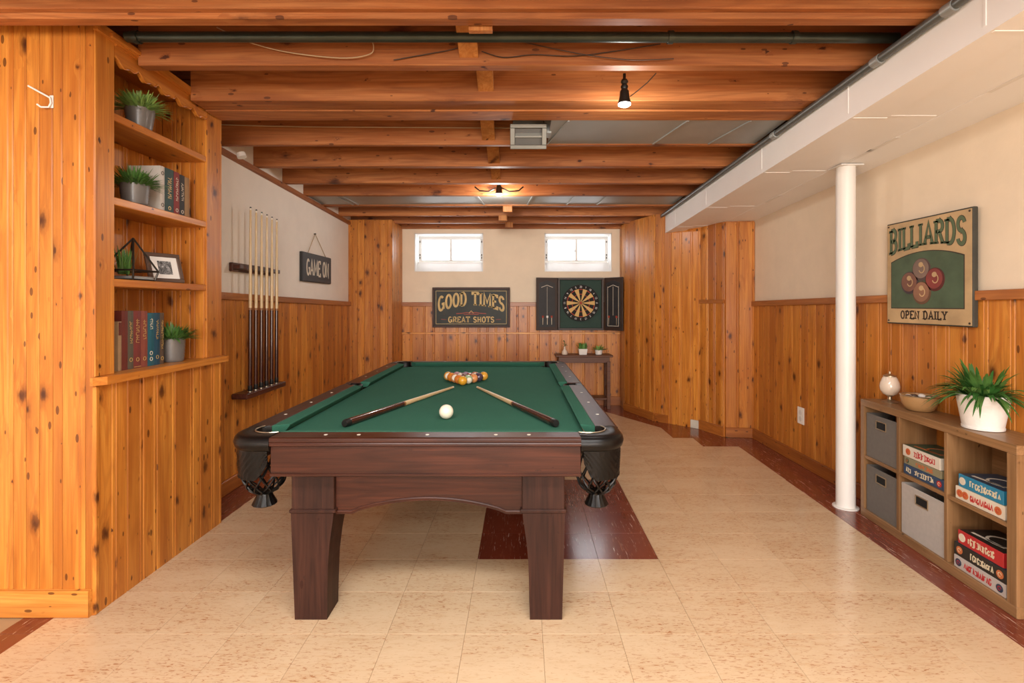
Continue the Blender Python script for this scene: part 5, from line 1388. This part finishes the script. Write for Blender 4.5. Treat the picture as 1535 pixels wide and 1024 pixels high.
du = tag(MB().add([(x, yy, zb(yy) + h) for x in (0.208, 1.655) for yy in (3.162, 3.586) for h in (0.006, 0.03)],
    [(0, 1, 3, 2), (4, 6, 7, 5), (0, 4, 5, 1), (2, 3, 7, 6), (0, 2, 6, 4), (1, 5, 7, 3)]).build('air_duct', 'steel'), 'flat galvanised duct between the joists leading from the air register', 'duct')
for px in (848, 1020, 1110):
    x = (px - XV) * 3.3 / F
    MB().add([(x + q - (yy - 3.16) * 0.25, yy, zb(yy) + h) for q in (0, 0.012) for yy in (3.164, 3.584) for h in (-0.001, 0.006)],
        [(0, 1, 3, 2), (4, 6, 7, 5), (0, 4, 5, 1), (2, 3, 7, 6), (0, 2, 6, 4), (1, 5, 7, 3)]).build('seam', 'steel', du)
# unseen housings added on the joists to go with the overhead fill lights
for yy in (0.55, -1.9):
    t = thing('fill_housing', 'white housing added above an unseen fill light ' + ('over the open floor' if yy > 0 else 'at the rear of the basement'), 'lamp', (-0.1, yy, 2.446))
    MB().box(-1.25, 1.25, -0.27, 0.27, 0.0, zb(yy) - 2.446 - 0.002, 0.006).build('housing', 'white', t)
# cables
def cable(name, pts, r, mat, label): 
    m = []
    P = [Vector(p) for p in pts]
    for i in range(len(P) - 1):
        p0 = P[max(i - 1, 0)]; p1 = P[i]; p2 = P[i + 1]; p3 = P[min(i + 2, len(P) - 1)]
        for k in range(6):
            t = k / 6; m.append(0.5 * ((2 * p1) + (p2 - p0) * t + (2 * p0 - 5 * p1 + 4 * p2 - p3) * t * t + (3 * p1 - p0 - 3 * p2 + p3) * t ** 3))
    m.append(P[-1])
    return tag(MB().tube(m, r, 6).build(name, mat, None, 60), label, 'cable')
cable('cable', [at(325, 41, 2.44), at(370, 62, 2.44), at(430, 78, 2.44), at(510, 87, 2.44), at(552, 82, 2.44), at(560, 70, 2.44), at(552, 48, 2.44)], 0.0028, 'wire', 'pale cable looping against the joist behind the iron pipe')
cable('cable', [at(590, 90, 2.455), at(630, 83, 2.455), at(670, 76, 2.455), at(686, 72, 2.455)], 0.0024, 'wire_d', 'short dark cable stapled to the joist before the bridging')
cable('cable', [at(722, 77, 2.455), at(755, 86, 2.455), at(800, 82, 2.455), at(860, 84, 2.455), at(920, 77, 2.455), at(990, 66, 2.455)], 0.0024, 'wire_d', 'long dark cable sagging along the joist beyond the bridging')
cable('cable', [at(780, 62, 2.446), at(830, 73, 2.446), at(890, 84, 2.446), at(950, 90, 2.446), at(1010, 88, 2.446)], 0.0022, 'wire_d', 'thin dark cable crossing another one on the joist')
cable('cable', [at(330, 187, 3.56), at(450, 190, 3.56), at(600, 191, 3.56), at(765, 192, 3.56)], 0.004, 'wire', 'pale cable running level to the air register')
# hook on the near pine wall
hk = thing('wall_hook', 'white metal hook screwed to the near pine wall', 'hook', at(78, 152, D0 - 0.001))
MB().box(-0.008, 0.008, -0.004, 0.0, -0.03, 0.025, 0.002).build('plate', 'white', hk)
MB().tube([(-0.075, -0.03, 0.055), (-0.04, -0.022, 0.035), (0.0, -0.01, 0.012), (0.003, -0.008, -0.01), (-0.004, -0.012, -0.03), (-0.025, -0.025, -0.034), (-0.036, -0.032, -0.024)], 0.004, 8).build('prong', 'white', hk, 50)
# electric outlet
ol = thing('wall_outlet', 'white electric outlet on the pine wainscot before the column', 'outlet', (XRW - 0.0165, 4.335, 0.415), R(-90))
MB().box(-0.048, 0.048, -0.007, 0.0, -0.07, 0.07, 0.004).build('cover_plate', 'mdf', ol)
for s_ in (-1, 1): MB().lathe([(0.022, 0), (0.022, 0.002)], 16).xf(Matrix.Translation((0, -0.007, s_ * 0.026)) @ Matrix.Rotation(R(90), 4, 'X')).build('socket', 'bulb_body', ol)
# bare plaster strip of missing baseboard stays on the wall as a stain-coloured board above; small end caps on joist plate
for px, py, d in ((313, 156, 3.3), (363, 236, 3.55)):
    p = at(px, py, d)
    if px == 313: p = at(315, 156, 3.24); p.x = XS - 0.05
    o = tag(MB().lathe([(0.03, 0), (0.03, 0.03), (0.012, 0.034)], 18).xf(Matrix.Rotation(R(-20), 4, 'Y')).build('junction_cap', 'white', None, 40, p), 'white round cap above the bookcase end' if px == 313 else 'white round cap above the pale wall beside the joists', 'cap')
